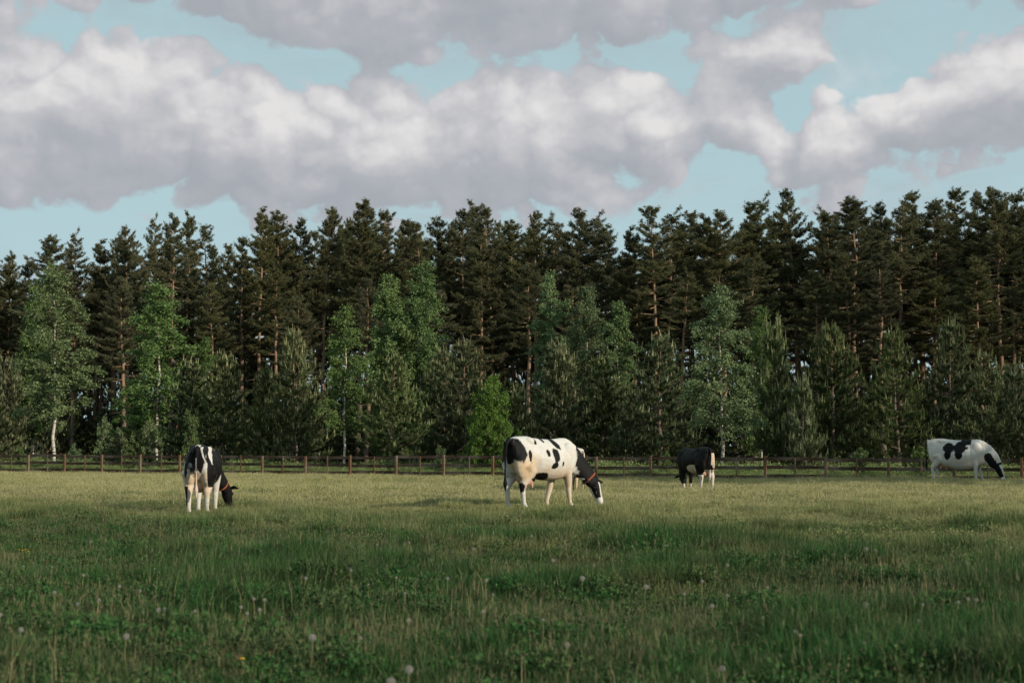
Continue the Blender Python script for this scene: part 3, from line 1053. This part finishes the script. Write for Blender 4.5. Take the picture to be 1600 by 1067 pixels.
    for d_, w_, h_, o_ in hr:
        c = poll + f * d_ + up * o_
        rs.append([c + side * (w_ * math.cos(2 * math.pi * k / 18)) + up * (h_ * math.sin(2 * math.pi * k / 18)) for k in range(18)])
    mb.rings(rs)
    for s in (-1, 1):
        e0 = poll + side * s * .085 + up * .01 + f * .015
        e1 = poll + side * s * .20 + up * .02 - f * .005
        e2 = poll + side * s * .315 + up * .02 + f * .03
        mb.tube([e0, e0 * .5 + e1 * .5, e1, e2], [.030, .044, .056, .020], 10, [.020, .020, .020, .014], flat_ref=f)
        mb.ball(poll + f * .15 + side * s * .088 + up * .055, .032, 10, 6)   # brow
    # tail
    tl = [(-0.93, 0, 1.40), (-1.01, tail_swing * .1, 1.33), (-1.035, tail_swing * .3, 1.08), (-1.03, tail_swing * .7, 0.80), (-1.02, tail_swing, 0.62)]
    mb.tube(tl, [.055, .036, .026, .022, .026], 8)
    mb.tube([tl[-1], (-1.02, tail_swing * 1.1, .52), (-1.01, tail_swing * 1.15, .36)], [.03, .048, .015], 8)
    tmp = mb.build('tmp', None)
    md = tmp.modifiers.new('r', 'REMESH'); md.mode = 'VOXEL'; md.voxel_size = 0.0135; md.use_smooth_shade = True
    sm = tmp.modifiers.new('s', 'SMOOTH'); sm.factor = 0.5; sm.iterations = 14
    dg = bpy.context.evaluated_depsgraph_get()
    me = bpy.data.meshes.new_from_object(tmp.evaluated_get(dg))
    bpy.data.objects.remove(tmp)
    me.name = 'body'
    n = len(me.vertices)
    co = np.empty(n * 3, np.float32); me.vertices.foreach_get('co', co); co = co.reshape(-1, 3)
    colr = np.ones((n, 4), np.float32)
    WH, BK, TAN, PK, HOOF = np.array((.52, .51, .485)), np.array((.006, .0058, .006)), np.array((.50, .36, .225)), np.array((.56, .33, .25)), np.array((.10, .08, .06))
    fl = np.array(f); pl = np.array(poll); sl = np.array(side); ul = np.array(up)
    co0 = co.copy()
    sy = np.sign(co[:, 1]) * np.clip(np.abs(co[:, 1]) / .12, 0, 1)

    def bump_(cx, cz, rx, rz, amt):                            # swell or hollow on both flanks
        co[:, 1] += sy * amt * np.exp(-((co0[:, 0] - cx) / rx) ** 2 - ((co0[:, 2] - cz) / rz) ** 2) * (np.abs(co0[:, 0]) < 1.0)
    bump_(-.36, 1.24, .11, .12, -.045)                         # hollow flank before the hip bone
    bump_(-.52, 1.34, .06, .05, .020)
    bump_(-.84, 1.20, .10, .12, -.022)
    bump_(-.05, .95, .30, .20, .018)
    bump_(.42, .95, .06, .30, -.022)                           # crease behind the shoulder
    bump_(-.40, .86, .07, .16, -.028)                          # fold before the thigh
    rib = np.exp(-((co0[:, 0] - .12) / .22) ** 2 - ((co0[:, 2] - 1.02) / .2) ** 2)
    co[:, 1] += sy * rib * .0055 * np.sin(co0[:, 0] * 62 + co0[:, 2] * 9)
    me.vertices.foreach_set('co', co.ravel())
    co = co0
    for i in range(n):
        x_, y_, z_ = map(float, co[i])
        v = Vector((x_, y_, z_ + seed))
        nz = mnoise.noise(v * 4.5) * 0.30 + mnoise.noise(v * 13.0) * 0.15 + mnoise.noise(v * 34.0) * .09
        rel = co[i] - pl
        hd = (float(rel @ fl), float(rel @ sl), float(rel @ ul))
        inh = hd[0] > -0.06 and float(np.linalg.norm(rel)) < 0.62 and abs(hd[1]) < 0.32 and abs(hd[2]) < 0.2
        b, dirt, pink = pattern(x_, y_, z_, hd if inh else None, nz)
        k = min(1, max(0, 0.5 + (b + nz) * 6.5))
        c = WH * (1 - min(1, max(0, dirt + nz))) + TAN * min(1, max(0, dirt + nz))
        p_ = ell(0, x_, z_, -.46, .56, .27, .17)
        if head.get('udder', True) and p_ > 0 and z_ < .64 and abs(y_) < .16 and x_ > -.72: pink = max(pink, min(1, p_ * 5))
        c = c * (1 - pink) + PK * pink
        c = c * (1 - k) + BK * k
        if z_ < 0.05: c = HOOF
        colr[i, :3] = c
    ca = me.color_attributes.new('coat', 'FLOAT_COLOR', 'POINT')
    ca.data.foreach_set('color', colr.ravel())
    me.materials.clear(); me.materials.append(M_COAT)
    link_mesh('body', me, root)
    for s in (-1, 1):
        eb = MB(); eb.ball(poll + f * .155 + side * s * .112 + up * .045, .021, 10, 6)
        eb.build('eye', M_EYE, root)
    if collar:
        cpos = nk[2] * 0.42 + nk[3] * 0.58
        cd = (nk[3] - nk[2]).normalized()
        ny = Vector((0, 1, 0))
        la = (ny - cd * ny.dot(cd)).normalized()
        ub = cd.cross(la)
        cb = MB()
        a_, b_ = .112, .186
        rs = []
        off = Vector((-0.02, 0, -0.01))
        for t in range(28):
            th = 2 * math.pi * t / 28
            o = cpos + off + la * (a_ * math.cos(th)) + ub * (b_ * math.sin(th))
            out = (la * math.cos(th) * b_ + ub * math.sin(th) * a_).normalized()
            rs.append([o - cd * .017, o - cd * .017 + out * .010, o + cd * .017 + out * .010, o + cd * .017])
        base = 0
        for r in rs: cb.v.extend(r)
        for t in range(28):
            t2 = (t + 1) % 28
            for k in range(4):
                k2 = (k + 1) % 4
                cb.f.append((t * 4 + k, t2 * 4 + k, t2 * 4 + k2, t * 4 + k2))
        cb.build('collar', M_COLLAR, root)
    return root


def pat_spotted(x, y, z, h, nz):                       # the white cow with scattered spots, seen on its right flank
    b = -1.0
    dirt = 0.0
    if h is not None:
        d, s, u = h
        b = 0.5 if d < 0.37 else -0.5
        if u > 0.06 and abs(s) < 0.022 and d > .06: b = -0.4           # blaze
        if u < -0.045 and d > 0.05: b = -0.5                           # white jaw
        if abs(s) > 0.13: b = 0.5
    else:
        if x > 0.82 - max(0, z - 1.0) * 0.0 and z < 1.10 - (0.80 - x) * 0.9:
            b = max(b, (x - 0.86) * 2)
            if z < 0.60 - (x - 1.0) * 0.35 and x > .95: b = -0.3
        if y < 0.08:
            for e_ in ((-.86, 1.17, .14, .24, .1), (-.63, 1.06, .045, .12, 0), (-.36, 1.36, .055, .085, -.1), (-.10, 1.37, .065, .045, -.5), (.22, 1.31, .08, .14, .65), (-.12, 1.11, .05, .068, 0),
                       (.10, 1.05, .105, .15, -.15), (.06, .87, .095, .065, .4), (.30, .90, .035, .05, -.2), (-.83, .44, .085, .11, .2), (-.22, .62, .24, .10, 0)):
                b = max(b, ell(0, x, z, *e_))
        else:
            for e_ in ((-.80, 1.15, .2, .3, 0), (.1, 1.1, .3, .3, 0)):
                b = max(b, ell(0, x, z, *e_))
        if x < -.93: b = max(b, (z - .95) * 1.5 if abs(y) > .05 else .3)
        if x < -.3 and .3 < z < 1.15 and y < 0: dirt = min(.8, 1.2 * max(0, 1 - abs(z - .78) / .42) * min(1, (-.3 - x) * 4))
        if z < .92 and -.5 < x < .7: dirt = max(dirt, min(.65, (.92 - z) * 2.6))
        if z < .33: dirt = max(dirt, .2)
    return b, dirt, 0.0


def pat_rear(x, y, z, h, nz):                          # seen from the rear
    b, dirt = -0.6, 0.0
    if h is not None:
        d, s, u = h
        b = 0.5
        if abs(s) < .03 and u > .07: b = -.3
        return b, 0.0, 0.0
    if x > .9: return .4, 0, 0
    edge = .93 + .07 * math.sin(y * 16 + .5) + .05 * math.sin(y * 37 + 2)
    b = (z - edge) * 1.6
    if x < -.45:
        if -.24 < y < -.03: b = (z - edge - .10 - .10 * math.sin(y * 30)) * 1.6
        if y < -.20 and z > .58: b = max(b, .25)
        if y > .02: b = (z - edge + .02) * 1.6
        if y > .27 and z < 1.12: b = -.3
    elif y > 0:
        b = ell(0, x, z, -.05, 1.3, .75, .34)
    else:
        b = ell(0, x, z, .15, 1.08, .62, .46)
    t = (1.40 - z) / .36                                   # thin white lines running down the rump
    if x < -.3 and 0 <= t <= 1:
        if abs(y + .085 + .12 * t ** 1.6) < .024 * (1 - .7 * t): b = -.35
        if abs(y + .185 + .10 * t ** .8) < .022 * (1 - .8 * t) and x < -.45: b = -.35
    if x < -.985 and .86 < z < 1.18 and abs(y - .03) < .03: b = -.4
    if abs(y) < .05 and -.93 < x < -.75 and z > 1.40: b = -.4
    if x < -.70 and y > .19 and .20 < z < .60: b = .25
    if x < -.35 and .35 < z < 1.0: dirt = .62 * min(1, (1.0 - z) * 5)
    if z < .36: dirt = .15
    return b, dirt, 0.0


def pat_black(x, y, z, h, nz):                         # nearly all black heifer with pale legs and belly
    if h is not None: return .5, 0, 0
    b = 0.6
    dirt = .35
    if ell(0, x, z, -.28, .70, .33, .17) > 0 and y > -.1: b = -.4; dirt = .5
    if z < .30: b = -.3
    if x < -.45 and z < .72 and y < .12: b = -.5
    if x < -.62 and z < .55: b = -.35
    if x < -.9 and .72 < z < 1.25 and -.06 > y > -.2: b = -.3; dirt = .7
    if x > .2 and .3 > z > .24: b = .2
    return b, dirt, 0.0


def pat_patches(x, y, z, h, nz):                       # white cow with two large black patches
    b, dirt = -.8, 0.08
    if h is not None:
        d, s, u = h
        b = .35
        if u > .045 and d > .02: b = -.5
        if abs(s) > .12: b = -.3 if s > 0 else .4
        if d > .42: b = -.2
        return b, dirt, 0.0
    for e_ in ((-.28, 1.13, .185, .185, 0), (-.31, .90, .115, .17, -.35), (.11, 1.15, .235, .20, .35), (.28, 1.35, .18, .14, .3), (.05, .92, .125, .14, .6), (1.02, .76, .14, .25, .5), (1.12, .60, .14, .18, .6)):
        b = max(b, ell(0, x, z, *e_))
    if x < -.985: b = .4
    if z < .85: dirt = .2
    return b, dirt, 0.0


def pat_tan(x, y, z, h, nz):                           # only its rump shows behind the spotted cow
    if h is not None: return .4, 0, 0
    b = ell(0, x, z, .2, 1.1, .6, .3)
    if x < -.7 and z < 1.36: b = max(b, math.sin(y * 52.0 + z * 2) * .5 - .1)
    return b, (.7 if z < 1.32 else .15), 0.0


def cow_at(px, Y):
    return (at(px, Y), Y, float(ground_z(at(px, Y), Y)) - 0.01)


GRAZE = dict(poll=(1.36, 0, .52), face=(.38, 0, -.92))
build_cow('cow', cow_at(846, 30.0), math.radians(46), 1.04, [(0.12, 0), (-0.26, 0.0), (0.05, 0), (-0.06, 0)],
          dict(poll=(1.30, -.26, .52), face=(.02, -.42, -.90), side=(1, .12, 0)), pat_spotted,
          'white cow with scattered black spots and orange collar grazing in the middle meadow', True, 0.03, 1.0)
build_cow('cow', cow_at(319, 29.0), math.radians(94), 0.97, [(0.06, 0), (-0.18, 0), (0.08, 0), (-0.1, 0)],
          dict(poll=(1.28, -.30, .50), face=(.26, -.2, -.92), side=(0.45, .9, 0)), pat_rear,
          'black and white cow seen from the rear, head lowered, orange collar beside its leg', True, 0.0, 2.0)
build_cow('cow', cow_at(1086, 43.0), math.radians(112), 0.92, [(0.05, 0), (-0.10, 0), (-0.05, 0), (0.1, 0)],
          dict(poll=(1.26, -.22, .50), face=(.3, -.3, -.9)), pat_black,
          'small black cow with pale socks and a pale udder grazing turned away towards the fence', False, 0.04, 3.0)
build_cow('cow', cow_at(1496, 50.0), math.radians(-22), 1.04, [(0.02, 0), (0.2, 0), (-0.05, 0), (0.12, 0)],
          dict(poll=(1.28, -.04, .56), face=(.36, -.08, -.92)), pat_patches,
          'white cow with two large joined black patches, grazing by the fence on the right', False, 0.02, 4.0, .17)
build_cow('cow', cow_at(897, 42.5), math.radians(97), 0.90, [(0, 0), (-0.1, 0), (0.05, 0), (0, 0)],
          dict(poll=(1.32, 0, .5), face=(.35, 0, -.92)), pat_tan,
          'pale cow hidden behind the spotted cow, only its white topped tan rump showing', False, -0.06, 5.0)

# ------------------------------------------------------------------ grass
def blade_clump(rng, n, radius, hmin, hmax, w, bend, seedheads=0, dryfrac=0.08):
    """n bent blades (a quad and a tip each) in a small clump."""
    a = rng.uniform(0, 6.283, n)
    r = radius * np.sqrt(rng.uniform(0, 1, n))
    P = np.stack([r * np.cos(a), r * np.sin(a), np.full(n, -0.02)], 1)
    h = rng.uniform(hmin, hmax, n)
    la = rng.uniform(0, 6.283, n)
    ln = bend * rng.uniform(0.1, 1.0, n)
    d = np.stack([np.cos(la), np.sin(la), np.zeros(n)], 1)
    s = np.stack([-np.sin(la + rng.normal(0, .7, n)), np.cos(la + rng.normal(0, .7, n)), np.zeros(n)], 1) * (w * rng.uniform(.6, 1.2, n))[:, None] * .5
    up = np.array([0, 0, 1.0])
    M = P + up * (h * .55)[:, None] + d * (ln * h * .25)[:, None]
    E = P + up * (h * (1 - .35 * ln))[:, None] + d * (ln * h * .9)[:, None]
    T = np.concatenate([np.stack([P - s, P + s, M + s * .8], 1), np.stack([P - s, M + s * .8, M - s * .8], 1), np.stack([M - s * .8, M + s * .8, E], 1)])
    t = rng.uniform(0, 1, n)
    t = np.where(rng.random(n) < dryfrac, 2.0, t)
    tt = np.concatenate([t, t, t])
    if seedheads:
        k = seedheads
        a = rng.uniform(0, 6.283, k); r = radius * np.sqrt(rng.uniform(0, 1, k))
        P = np.stack([r * np.cos(a), r * np.sin(a), np.zeros(k)], 1)
        h = rng.uniform(hmax * .95, hmax * 1.45, k)
        lean = np.stack([rng.normal(0, .13, k), rng.normal(0, .13, k), np.ones(k)], 1)
        E = P + lean * h[:, None]
        sv = norm(np.cross(lean, rng.normal(size=(k, 3))))
        T = np.concatenate([T, np.stack([P - sv * .0014, P + sv * .0014, E], 1),
                            np.stack([E - lean * .035, E - lean * .018 + sv * w * .42, E + lean * .012], 1), np.stack([E - lean * .035, E + lean * .012, E - lean * .018 - sv * w * .42], 1)])
        tt = np.concatenate([tt, np.full(3 * k, 2.0)])
    return T, tt


def make_scatter(name, clumps, pts, kinds, scl, rots, label, cat, mat):
    """One stuff object: clump meshes instanced on points."""
    coll = bpy.data.collections.new(name + '_clumps')
    for k, (T, tt) in enumerate(clumps):
        coll.objects.link(bpy.data.objects.new('%s_clump_%02d' % (name, k), tris_mesh('%s_clump' % name, T, tt, mat)))
    me = bpy.data.meshes.new(name)
    me.vertices.add(len(pts))
    me.vertices.foreach_set('co', np.ascontiguousarray(pts, np.float32).ravel())
    me.attributes.new('kind_index', 'INT', 'POINT').data.foreach_set('value', np.asarray(kinds, np.int32))
    me.attributes.new('clump_scale', 'FLOAT_VECTOR', 'POINT').data.foreach_set('vector', np.ascontiguousarray(scl, np.float32).ravel())
    me.attributes.new('clump_rot', 'FLOAT_VECTOR', 'POINT').data.foreach_set('vector', np.ascontiguousarray(rots, np.float32).ravel())
    me.materials.append(mat)
    o = link_mesh(name, me)
    ng = bpy.data.node_groups.new(name + '_scatter', 'GeometryNodeTree')
    ng.interface.new_socket('Geometry', in_out='INPUT', socket_type='NodeSocketGeometry')
    ng.interface.new_socket('Geometry', in_out='OUTPUT', socket_type='NodeSocketGeometry')
    N, Lk = ng.nodes, ng.links
    gi, go = N.new('NodeGroupInput'), N.new('NodeGroupOutput')
    ci = N.new('GeometryNodeCollectionInfo')
    ci.inputs['Collection'].default_value = coll
    ci.inputs['Separate Children'].default_value = True
    ci.inputs['Reset Children'].default_value = True
    iop = N.new('GeometryNodeInstanceOnPoints')

    def na(nm, ty):
        a = N.new('GeometryNodeInputNamedAttribute')
        a.data_type = ty
        a.inputs[0].default_value = nm
        return a.outputs[0]
    eu = N.new('FunctionNodeEulerToRotation')
    Lk.new(na('clump_rot', 'FLOAT_VECTOR'), eu.inputs[0])
    Lk.new(gi.outputs[0], iop.inputs['Points'])
    Lk.new(ci.outputs[0], iop.inputs['Instance'])
    iop.inputs['Pick Instance'].default_value = True
    Lk.new(na('kind_index', 'INT'), iop.inputs['Instance Index'])
    Lk.new(eu.outputs[0], iop.inputs['Rotation'])
    Lk.new(na('clump_scale', 'FLOAT_VECTOR'), iop.inputs['Scale'])
    Lk.new(iop.outputs[0], go.inputs[0])
    o.modifiers.new('scatter', 'NODES').node_group = ng
    tag(o, label, cat, kind='stuff')
    return o


def lump(x, y, f, sx=1.0):
    """Smooth 0..1 patchiness over the meadow."""
    x, y = np.asarray(x), np.asarray(y)
    v = np.zeros(len(x))
    amp, tot = 1.0, 0.0
    for k in range(4):
        v += amp * np.sin(x * f * 1.7 ** k * sx + 1.7 * k + 1.3 * np.sin(y * f * 1.3 * 1.6 ** k + k)) * np.sin(y * f * 1.6 ** k * 1.1 + 2.3 * k + 1.1 * np.sin(x * f * 1.2 * 1.7 ** k + 2 * k))
        tot += amp
        amp *= .62
    return np.clip(.5 + v / tot * .9, 0, 1)


def field_points(rng, y0, y1, dens, margin=1.18, extra=1.0):
    half = lambda y: 0.36 * y * margin + extra
    n = int((half(y0) + half(y1)) * (y1 - y0) * dens)
    y = y0 + (y1 - y0) * rng.random(int(n * 1.3))
    x = rng.uniform(-1, 1, len(y)) * half(y1)
    ok = np.abs(x) < half(y)
    return x[ok], y[ok]


def make_grass():
    rng = np.random.default_rng(3)
    clumps = [blade_clump(rng, 90, .13, .07, .17, .0062, .9), blade_clump(rng, 80, .12, .09, .21, .0065, 1.0), blade_clump(rng, 70, .12, .06, .14, .006, .8, 1),       # 0-2 short
              blade_clump(rng, 110, .14, .15, .32, .0075, 1.0, 0, .03), blade_clump(rng, 100, .15, .13, .29, .0075, 1.1, 1, .05),                                        # 3-4 lush tussocks
              blade_clump(rng, 70, .13, .08, .18, .006, .9, 4, .14), blade_clump(rng, 65, .14, .08, .16, .006, .9, 5, .18),                                               # 5-6 with dry heads
              blade_clump(rng, 110, .30, .07, .16, .012, .8, 12, .2), blade_clump(rng, 110, .30, .07, .17, .012, .8, 6, .15), blade_clump(rng, 120, .3, .14, .26, .013, .9, 3, .05)]   # 7-9 far, wider
    for k in range(2):                                        # 10-11 clover and broad leaves low in the turf
        P = np.stack([rng.normal(0, .075, 170), rng.normal(0, .075, 170), rng.uniform(.02, .12 + .05 * k, 170)], 1)
        T, tt = leaves(rng, P, .022 + .010 * k, -.2)
        Fp = np.stack([rng.normal(0, .08, 3), rng.normal(0, .08, 3), rng.uniform(.12, .17, 3)], 1)
        T2, t2 = leaves(rng, np.repeat(Fp, 6, 0), .012, -.1)
        clumps.append((np.concatenate([T, T2]), np.concatenate([tt, np.full(len(t2), 2.0)])))
    X, Yc, K, SC = [], [], [], []
    for y0, y1, dens in ((5.5, 10, 105), (10, 16, 85), (16, 24, 62), (24, 32, 44)):
        x, y = field_points(rng, y0, y1, dens)
        lu = lump(x + 40, y, .55) + .35 * np.exp(-((x - 5.2) / 2.4) ** 2 - ((y - 13.5) / 3.2) ** 2) + .3 * np.exp(-((x - 2.0) / 1.0) ** 2 - ((y - 10) / 1.2) ** 2)
        lu = np.clip(lu, 0, 1.15)
        fine = lump(x, y + 9, 1.9)
        far = np.clip((y - 20) / 12, 0, 1)
        r = rng.random(len(x))
        lushp = np.clip((lu - .56) * 4, 0, 1) * (1 - .75 * far)
        k = np.where(r < lushp * .85, rng.integers(3, 5, len(x)), rng.integers(0, 3, len(x)))
        dry = (rng.random(len(x)) < .16 + .5 * np.clip((lump(x + 11, y, .8) - .5) * 2, 0, 1)) & (k < 3)
        k = np.where(dry, rng.integers(5, 7, len(x)), k)
        k = np.where((rng.random(len(x)) < .04 + .12 * (lump(x - 17, y + 5, 1.1) > .66)) & (y < 24), rng.integers(10, 12, len(x)), k)
        s = (.72 + .55 * fine) * rng.uniform(.8, 1.2, len(x)) * (1 - .28 * far)
        X.append(x); Yc.append(y); K.append(k); SC.append(np.stack([s * rng.uniform(.9, 1.15, len(x)) * (1 + .25 * far)] * 2 + [s * (.8 + .5 * lu * (1 - far * .6))], 1))
    for y0, y1, dens in ((32, 46, 22), (46, 80, 13)):
        x, y = field_points(rng, y0, y1, dens)
        ok = y < fence_y_at_x(x) + 2.5
        x, y = x[ok], y[ok]
        lu = lump(x + 40, y, .5, .6)
        r = rng.random(len(x))
        k = np.where(r < np.clip((lu - .72) * 3, 0, .6), 9, rng.integers(7, 9, len(x)))
        s = (.55 + .3 * lump(x, y, 1.4)) * rng.uniform(.85, 1.2, len(x))
        X.append(x); Yc.append(y); K.append(k); SC.append(np.stack([s * 1.5, s * 1.5, s * .85], 1))
    x, y, k, sc = map(np.concatenate, (X, Yc, K, SC))
    rots = np.stack([rng.normal(0, .1, len(x)), rng.normal(0, .1, len(x)), rng.uniform(0, 6.283, len(x))], 1)
    make_scatter('grass', clumps, np.stack([x, y, ground_z(x, y)], 1), k, sc, rots, 'meadow grass, lush and dark near, pale and dry towards the fence', 'grass', M_GRASS)


make_grass()


def make_weeds():
    """Tall weeds and grass in the strip between the fence and the trees."""
    rng = np.random.default_rng(4)
    cl = []
    for k in range(4):
        T, tt = blade_clump(rng, 120, .35, .25, .75, .02, .9, 3, .05)
        P = rng.normal(0, 1, (160, 3)) * np.array([.2, .2, .18]) + np.array([0, 0, .42])
        P[:, 2] = np.abs(P[:, 2])
        T2, t2 = leaves(rng, P, .085, .1)
        cl.append((np.concatenate([T, T2]), np.concatenate([tt, t2])))
    n = 5200
    i = rng.uniform(-4, 24, n)
    fx, fy = (FX0 + i * FA) * FY0, (1 - i * FB) * FY0
    off = 0.35 + 8.0 * rng.random(n) ** 1.6
    x, y = fx + off * .43, fy + off * .9
    lu = lump(x, y, .7)
    ok = rng.random(n) < .25 + lu
    x, y, lu, off = x[ok], y[ok], lu[ok], off[ok]
    s = (.25 + .6 * lu) * rng.uniform(.7, 1.25, len(x)) * np.where(off < 1.6, .7, 1)
    make_scatter('undergrowth', cl, np.stack([x, y, np.zeros(len(x))], 1), rng.integers(0, 4, len(x)), np.stack([s, s, s], 1),
                 np.stack([np.zeros(len(x)), np.zeros(len(x)), rng.uniform(0, 6.28, len(x))], 1), 'pale green weeds and tall grass in the strip behind the fence', 'undergrowth', M_WEEDS)


make_weeds()


def make_stalks():
    """Dry bent stalks standing out of the grass."""
    rng = np.random.default_rng(8)
    m, q = mat_new('dry_straw')
    t = attr(q, 'tint').outputs['Fac']
    mt = finish(m, q, q.mix(t, (0.16, 0.15, 0.07), (0.38, 0.32, 0.19)), .6, .2, .2)
    xs, ys = [], []
    for _ in range(85):                                    # loose groups
        Y = 7 + 22 * rng.random() ** 1.4
        X = rng.uniform(-.4, .4) * Y
        n = rng.integers(2, 8)
        xs.append(X + rng.normal(0, .25, n)); ys.append(Y + rng.normal(0, .3, n))
    for px, Y, n in ((1385, 14.5, 8), (1405, 14.0, 8), (1420, 11.5, 5), (1490, 12.6, 6), (1505, 11.8, 5), (1265, 10.4, 6), (1210, 10.2, 5), (1535, 12, 6), (212, 11, 5), (160, 10.3, 5), (700, 11.5, 5)):
        xs.append(at(px, Y) + rng.normal(0, .1, n)); ys.append(np.full(n, Y) + rng.normal(0, .15, n))
    x, y = np.concatenate(xs), np.concatenate(ys)
    n = len(x)
    P = np.stack([x, y, ground_z(x, y)], 1)
    h = rng.uniform(.2, .42, n)
    d = norm(np.stack([rng.normal(0, 1, n), rng.normal(0, 1, n), np.zeros(n)], 1))
    b = rng.uniform(.02, .45, n)[:, None]
    up = np.array([0, 0, 1.0])
    q1 = P + (up + d * b * .35) * (h * .55)[:, None]
    q2 = P + (up * (1 - b * .25) + d * b) * h[:, None]
    T, tt = [], []
    tv = rng.random(n)
    for k in range(2):
        s = norm(np.stack([np.ones(n), rng.normal(0, .6, n) + k * 3, np.zeros(n)], 1)) * .0019
        T += [np.stack([P - s, P + s, q1 + s], 1), np.stack([P - s, q1 + s, q1 - s], 1), np.stack([q1 - s, q1 + s, q2], 1)]
        tt += [tv] * 3
    o = link_mesh('dry_stalks', tris_mesh('dry_stalks', np.concatenate(T), np.concatenate(tt), mt))
    tag(o, 'dry straw coloured stalks scattered through the near meadow grass', 'dry stalks', kind='stuff')


make_stalks()


# ------------------------------------------------------------------ dandelions
def make_dandelions():
    rng = np.random.default_rng(12)
    m, q = mat_new('seed_fluff'); MF = finish(m, q, (.38, .35, .32), .8, .1, .35)
    m, q = mat_new('dandelion_stem'); MS = finish(m, q, (.20, .20, .09), .6, .2, .1)
    m, q = mat_new('yellow_petals'); MY = finish(m, q, (.75, .48, .02), .6, .2, .2)

    def puff():
        n = 150
        i = np.arange(n) + .5
        ph, th = np.arccos(1 - 2 * i / n), math.pi * (1 + 5 ** .5) * i
        D = np.stack([np.cos(th) * np.sin(ph), np.sin(th) * np.sin(ph), np.cos(ph)], 1)
        Rr = .021 * rng.uniform(.9, 1.05, n)[:, None]
        T = []
        s = norm(np.cross(D, rng.normal(size=D.shape)))
        t = np.cross(D, s)
        T.append(np.stack([D * .003 - s * .0006, D * .003 + s * .0006, D * Rr], 1))
        for k in range(3):                                # parachute hairs
            a = k * 2.094
            e1 = s * math.cos(a) + t * math.sin(a)
            e2 = s * math.cos(a + .5) + t * math.sin(a + .5)
            T.append(np.stack([D * Rr * .88, D * Rr + e1 * .0042, D * Rr + e2 * .0042], 1))
        T = np.concatenate(T)
        return tris_mesh('seed_head', T, np.zeros(len(T)), MF)

    def stem(curve):
        mb = MB()
        mb.tube([(0, 0, -1.0), (curve * .3, 0, -.6), (curve * .35, .02, -.3), (0, 0, -.02)], [.011, .010, .009, .008], 5)
        return mb.mesh('stem', MS)
    puffs = [puff() for _ in range(3)]
    stems = [stem(c) for c in (.12, -.15, .05)]
    yb = MB()
    for k in range(2):
        for a in range(14):
            t = a * 6.283 / 14 + k * .2
            r = .018 - k * .006
            yb.tube([(0, 0, .002 + .004 * k), (math.cos(t) * r * .6, math.sin(t) * r * .6, .006 + .003 * k), (math.cos(t) * r, math.sin(t) * r, .004 + .004 * k)], [.002, .0028, .001], 4, [.0006, .0006, .0006], flat_ref=(-math.sin(t), math.cos(t), 0))
    yellow = yb.mesh('flower_head', MY)
    LST = [(613, 1055, 'largest pale dandelion clock at the bottom of the photo near the middle', 1.05), (641, 1027, 'dandelion clock just above the largest one at the bottom', 1.1),
           (1350, 862, 'left dandelion clock of the close pair standing above the grass on the right', 1.2), (1365, 862, 'right dandelion clock of the close pair standing above the grass on the right', 1.2),
           (1507, 883, 'dandelion clock beside the tall dry stalks on the far right', 1.0), (1348, 938, 'dandelion clock in dark grass below the close pair on the right', 1.0),
           (909, 897, 'round dandelion clock in the middle foreground below the spotted cow', 1.1), (1008, 905, 'drooping dandelion clock on a long pale stem in the middle foreground', 1.1),
           (864, 870, 'small dandelion clock just left of the round one below the spotted cow', 1.0), (491, 985, 'dandelion clock on a leaning stem left of the bottom middle', 1.1)]
    MORE = [(565, 985), (550, 895), (680, 865), (640, 850), (548, 892), (416, 925), (309, 945), (252, 946), (262, 944), (274, 949), (191, 918), (223, 922), (135, 895), (203, 998), (7, 970), (40, 998),
            (1246, 988), (1189, 960), (1238, 980), (1095, 895), (980, 808), (1345, 1003), (848, 965), (885, 993), (1135, 883), (1067, 915), (590, 858), (1402, 832), (1530, 815), (1575, 850), (740, 858), (505, 855),
            (830, 842), (1520, 935), (1507, 935), (1110, 945), (160, 935), (90, 930), (1125, 1045), (390, 945), (380, 935), (640, 962), (480, 905), (760, 905), (620, 905), (700, 905)]
    items = [(a, b, l, s) for a, b, l, s in LST] + [(a, b, 'small pale dandelion clock standing in the near meadow grass', rng.uniform(.5, .85)) for a, b in MORE]
    for _ in range(26):
        b = 835 + 150 * rng.random() ** 1.2
        items.append((rng.uniform(10, 1590), b, 'small pale dandelion clock standing in the near meadow grass', rng.uniform(.45, .7)))
    for k, (px, py, lab, sc) in enumerate(items):
        hz = .21 + .05 * rng.random()
        Y = (CAMH - hz) / math.tan(math.atan((py - CY) / FPX) - PITCH)
        X = at(px, Y)
        e_ = empty('dandelion', (X, Y, float(ground_z(X, Y))), rng.uniform(0, 6.28))
        st = link_mesh('stem', stems[k % 3], e_); st.location = (0, 0, hz); st.scale = (hz,) * 3
        st.scale = (.25, .25, hz)
        pf = link_mesh('seed_head', puffs[k % 3], e_); pf.location = (0, 0, hz); pf.scale = (sc,) * 3
        tag(e_, lab, 'dandelion', 'dandelion clocks in the grass')
    for px, py in ((39, 853), (44, 852), (48, 854), (34, 852), (383, 1021)):
        hz = .17
        Y = (CAMH - hz) / math.tan(math.atan((py - CY) / FPX) - PITCH)
        X = at(px, Y)
        e_ = empty('dandelion', (X, Y, float(ground_z(X, Y))))
        st = link_mesh('stem', stems[0], e_); st.location = (0, 0, hz); st.scale = (.25, .25, hz)
        pf = link_mesh('flower_head', yellow, e_); pf.location = (0, 0, hz)
        tag(e_, 'single yellow dandelion flower in the grass at the lower left' if px > 100 else 'yellow dandelion flower in the small cluster at the left edge of the meadow', 'dandelion', None if px > 100 else 'yellow dandelion flowers')


make_dandelions()
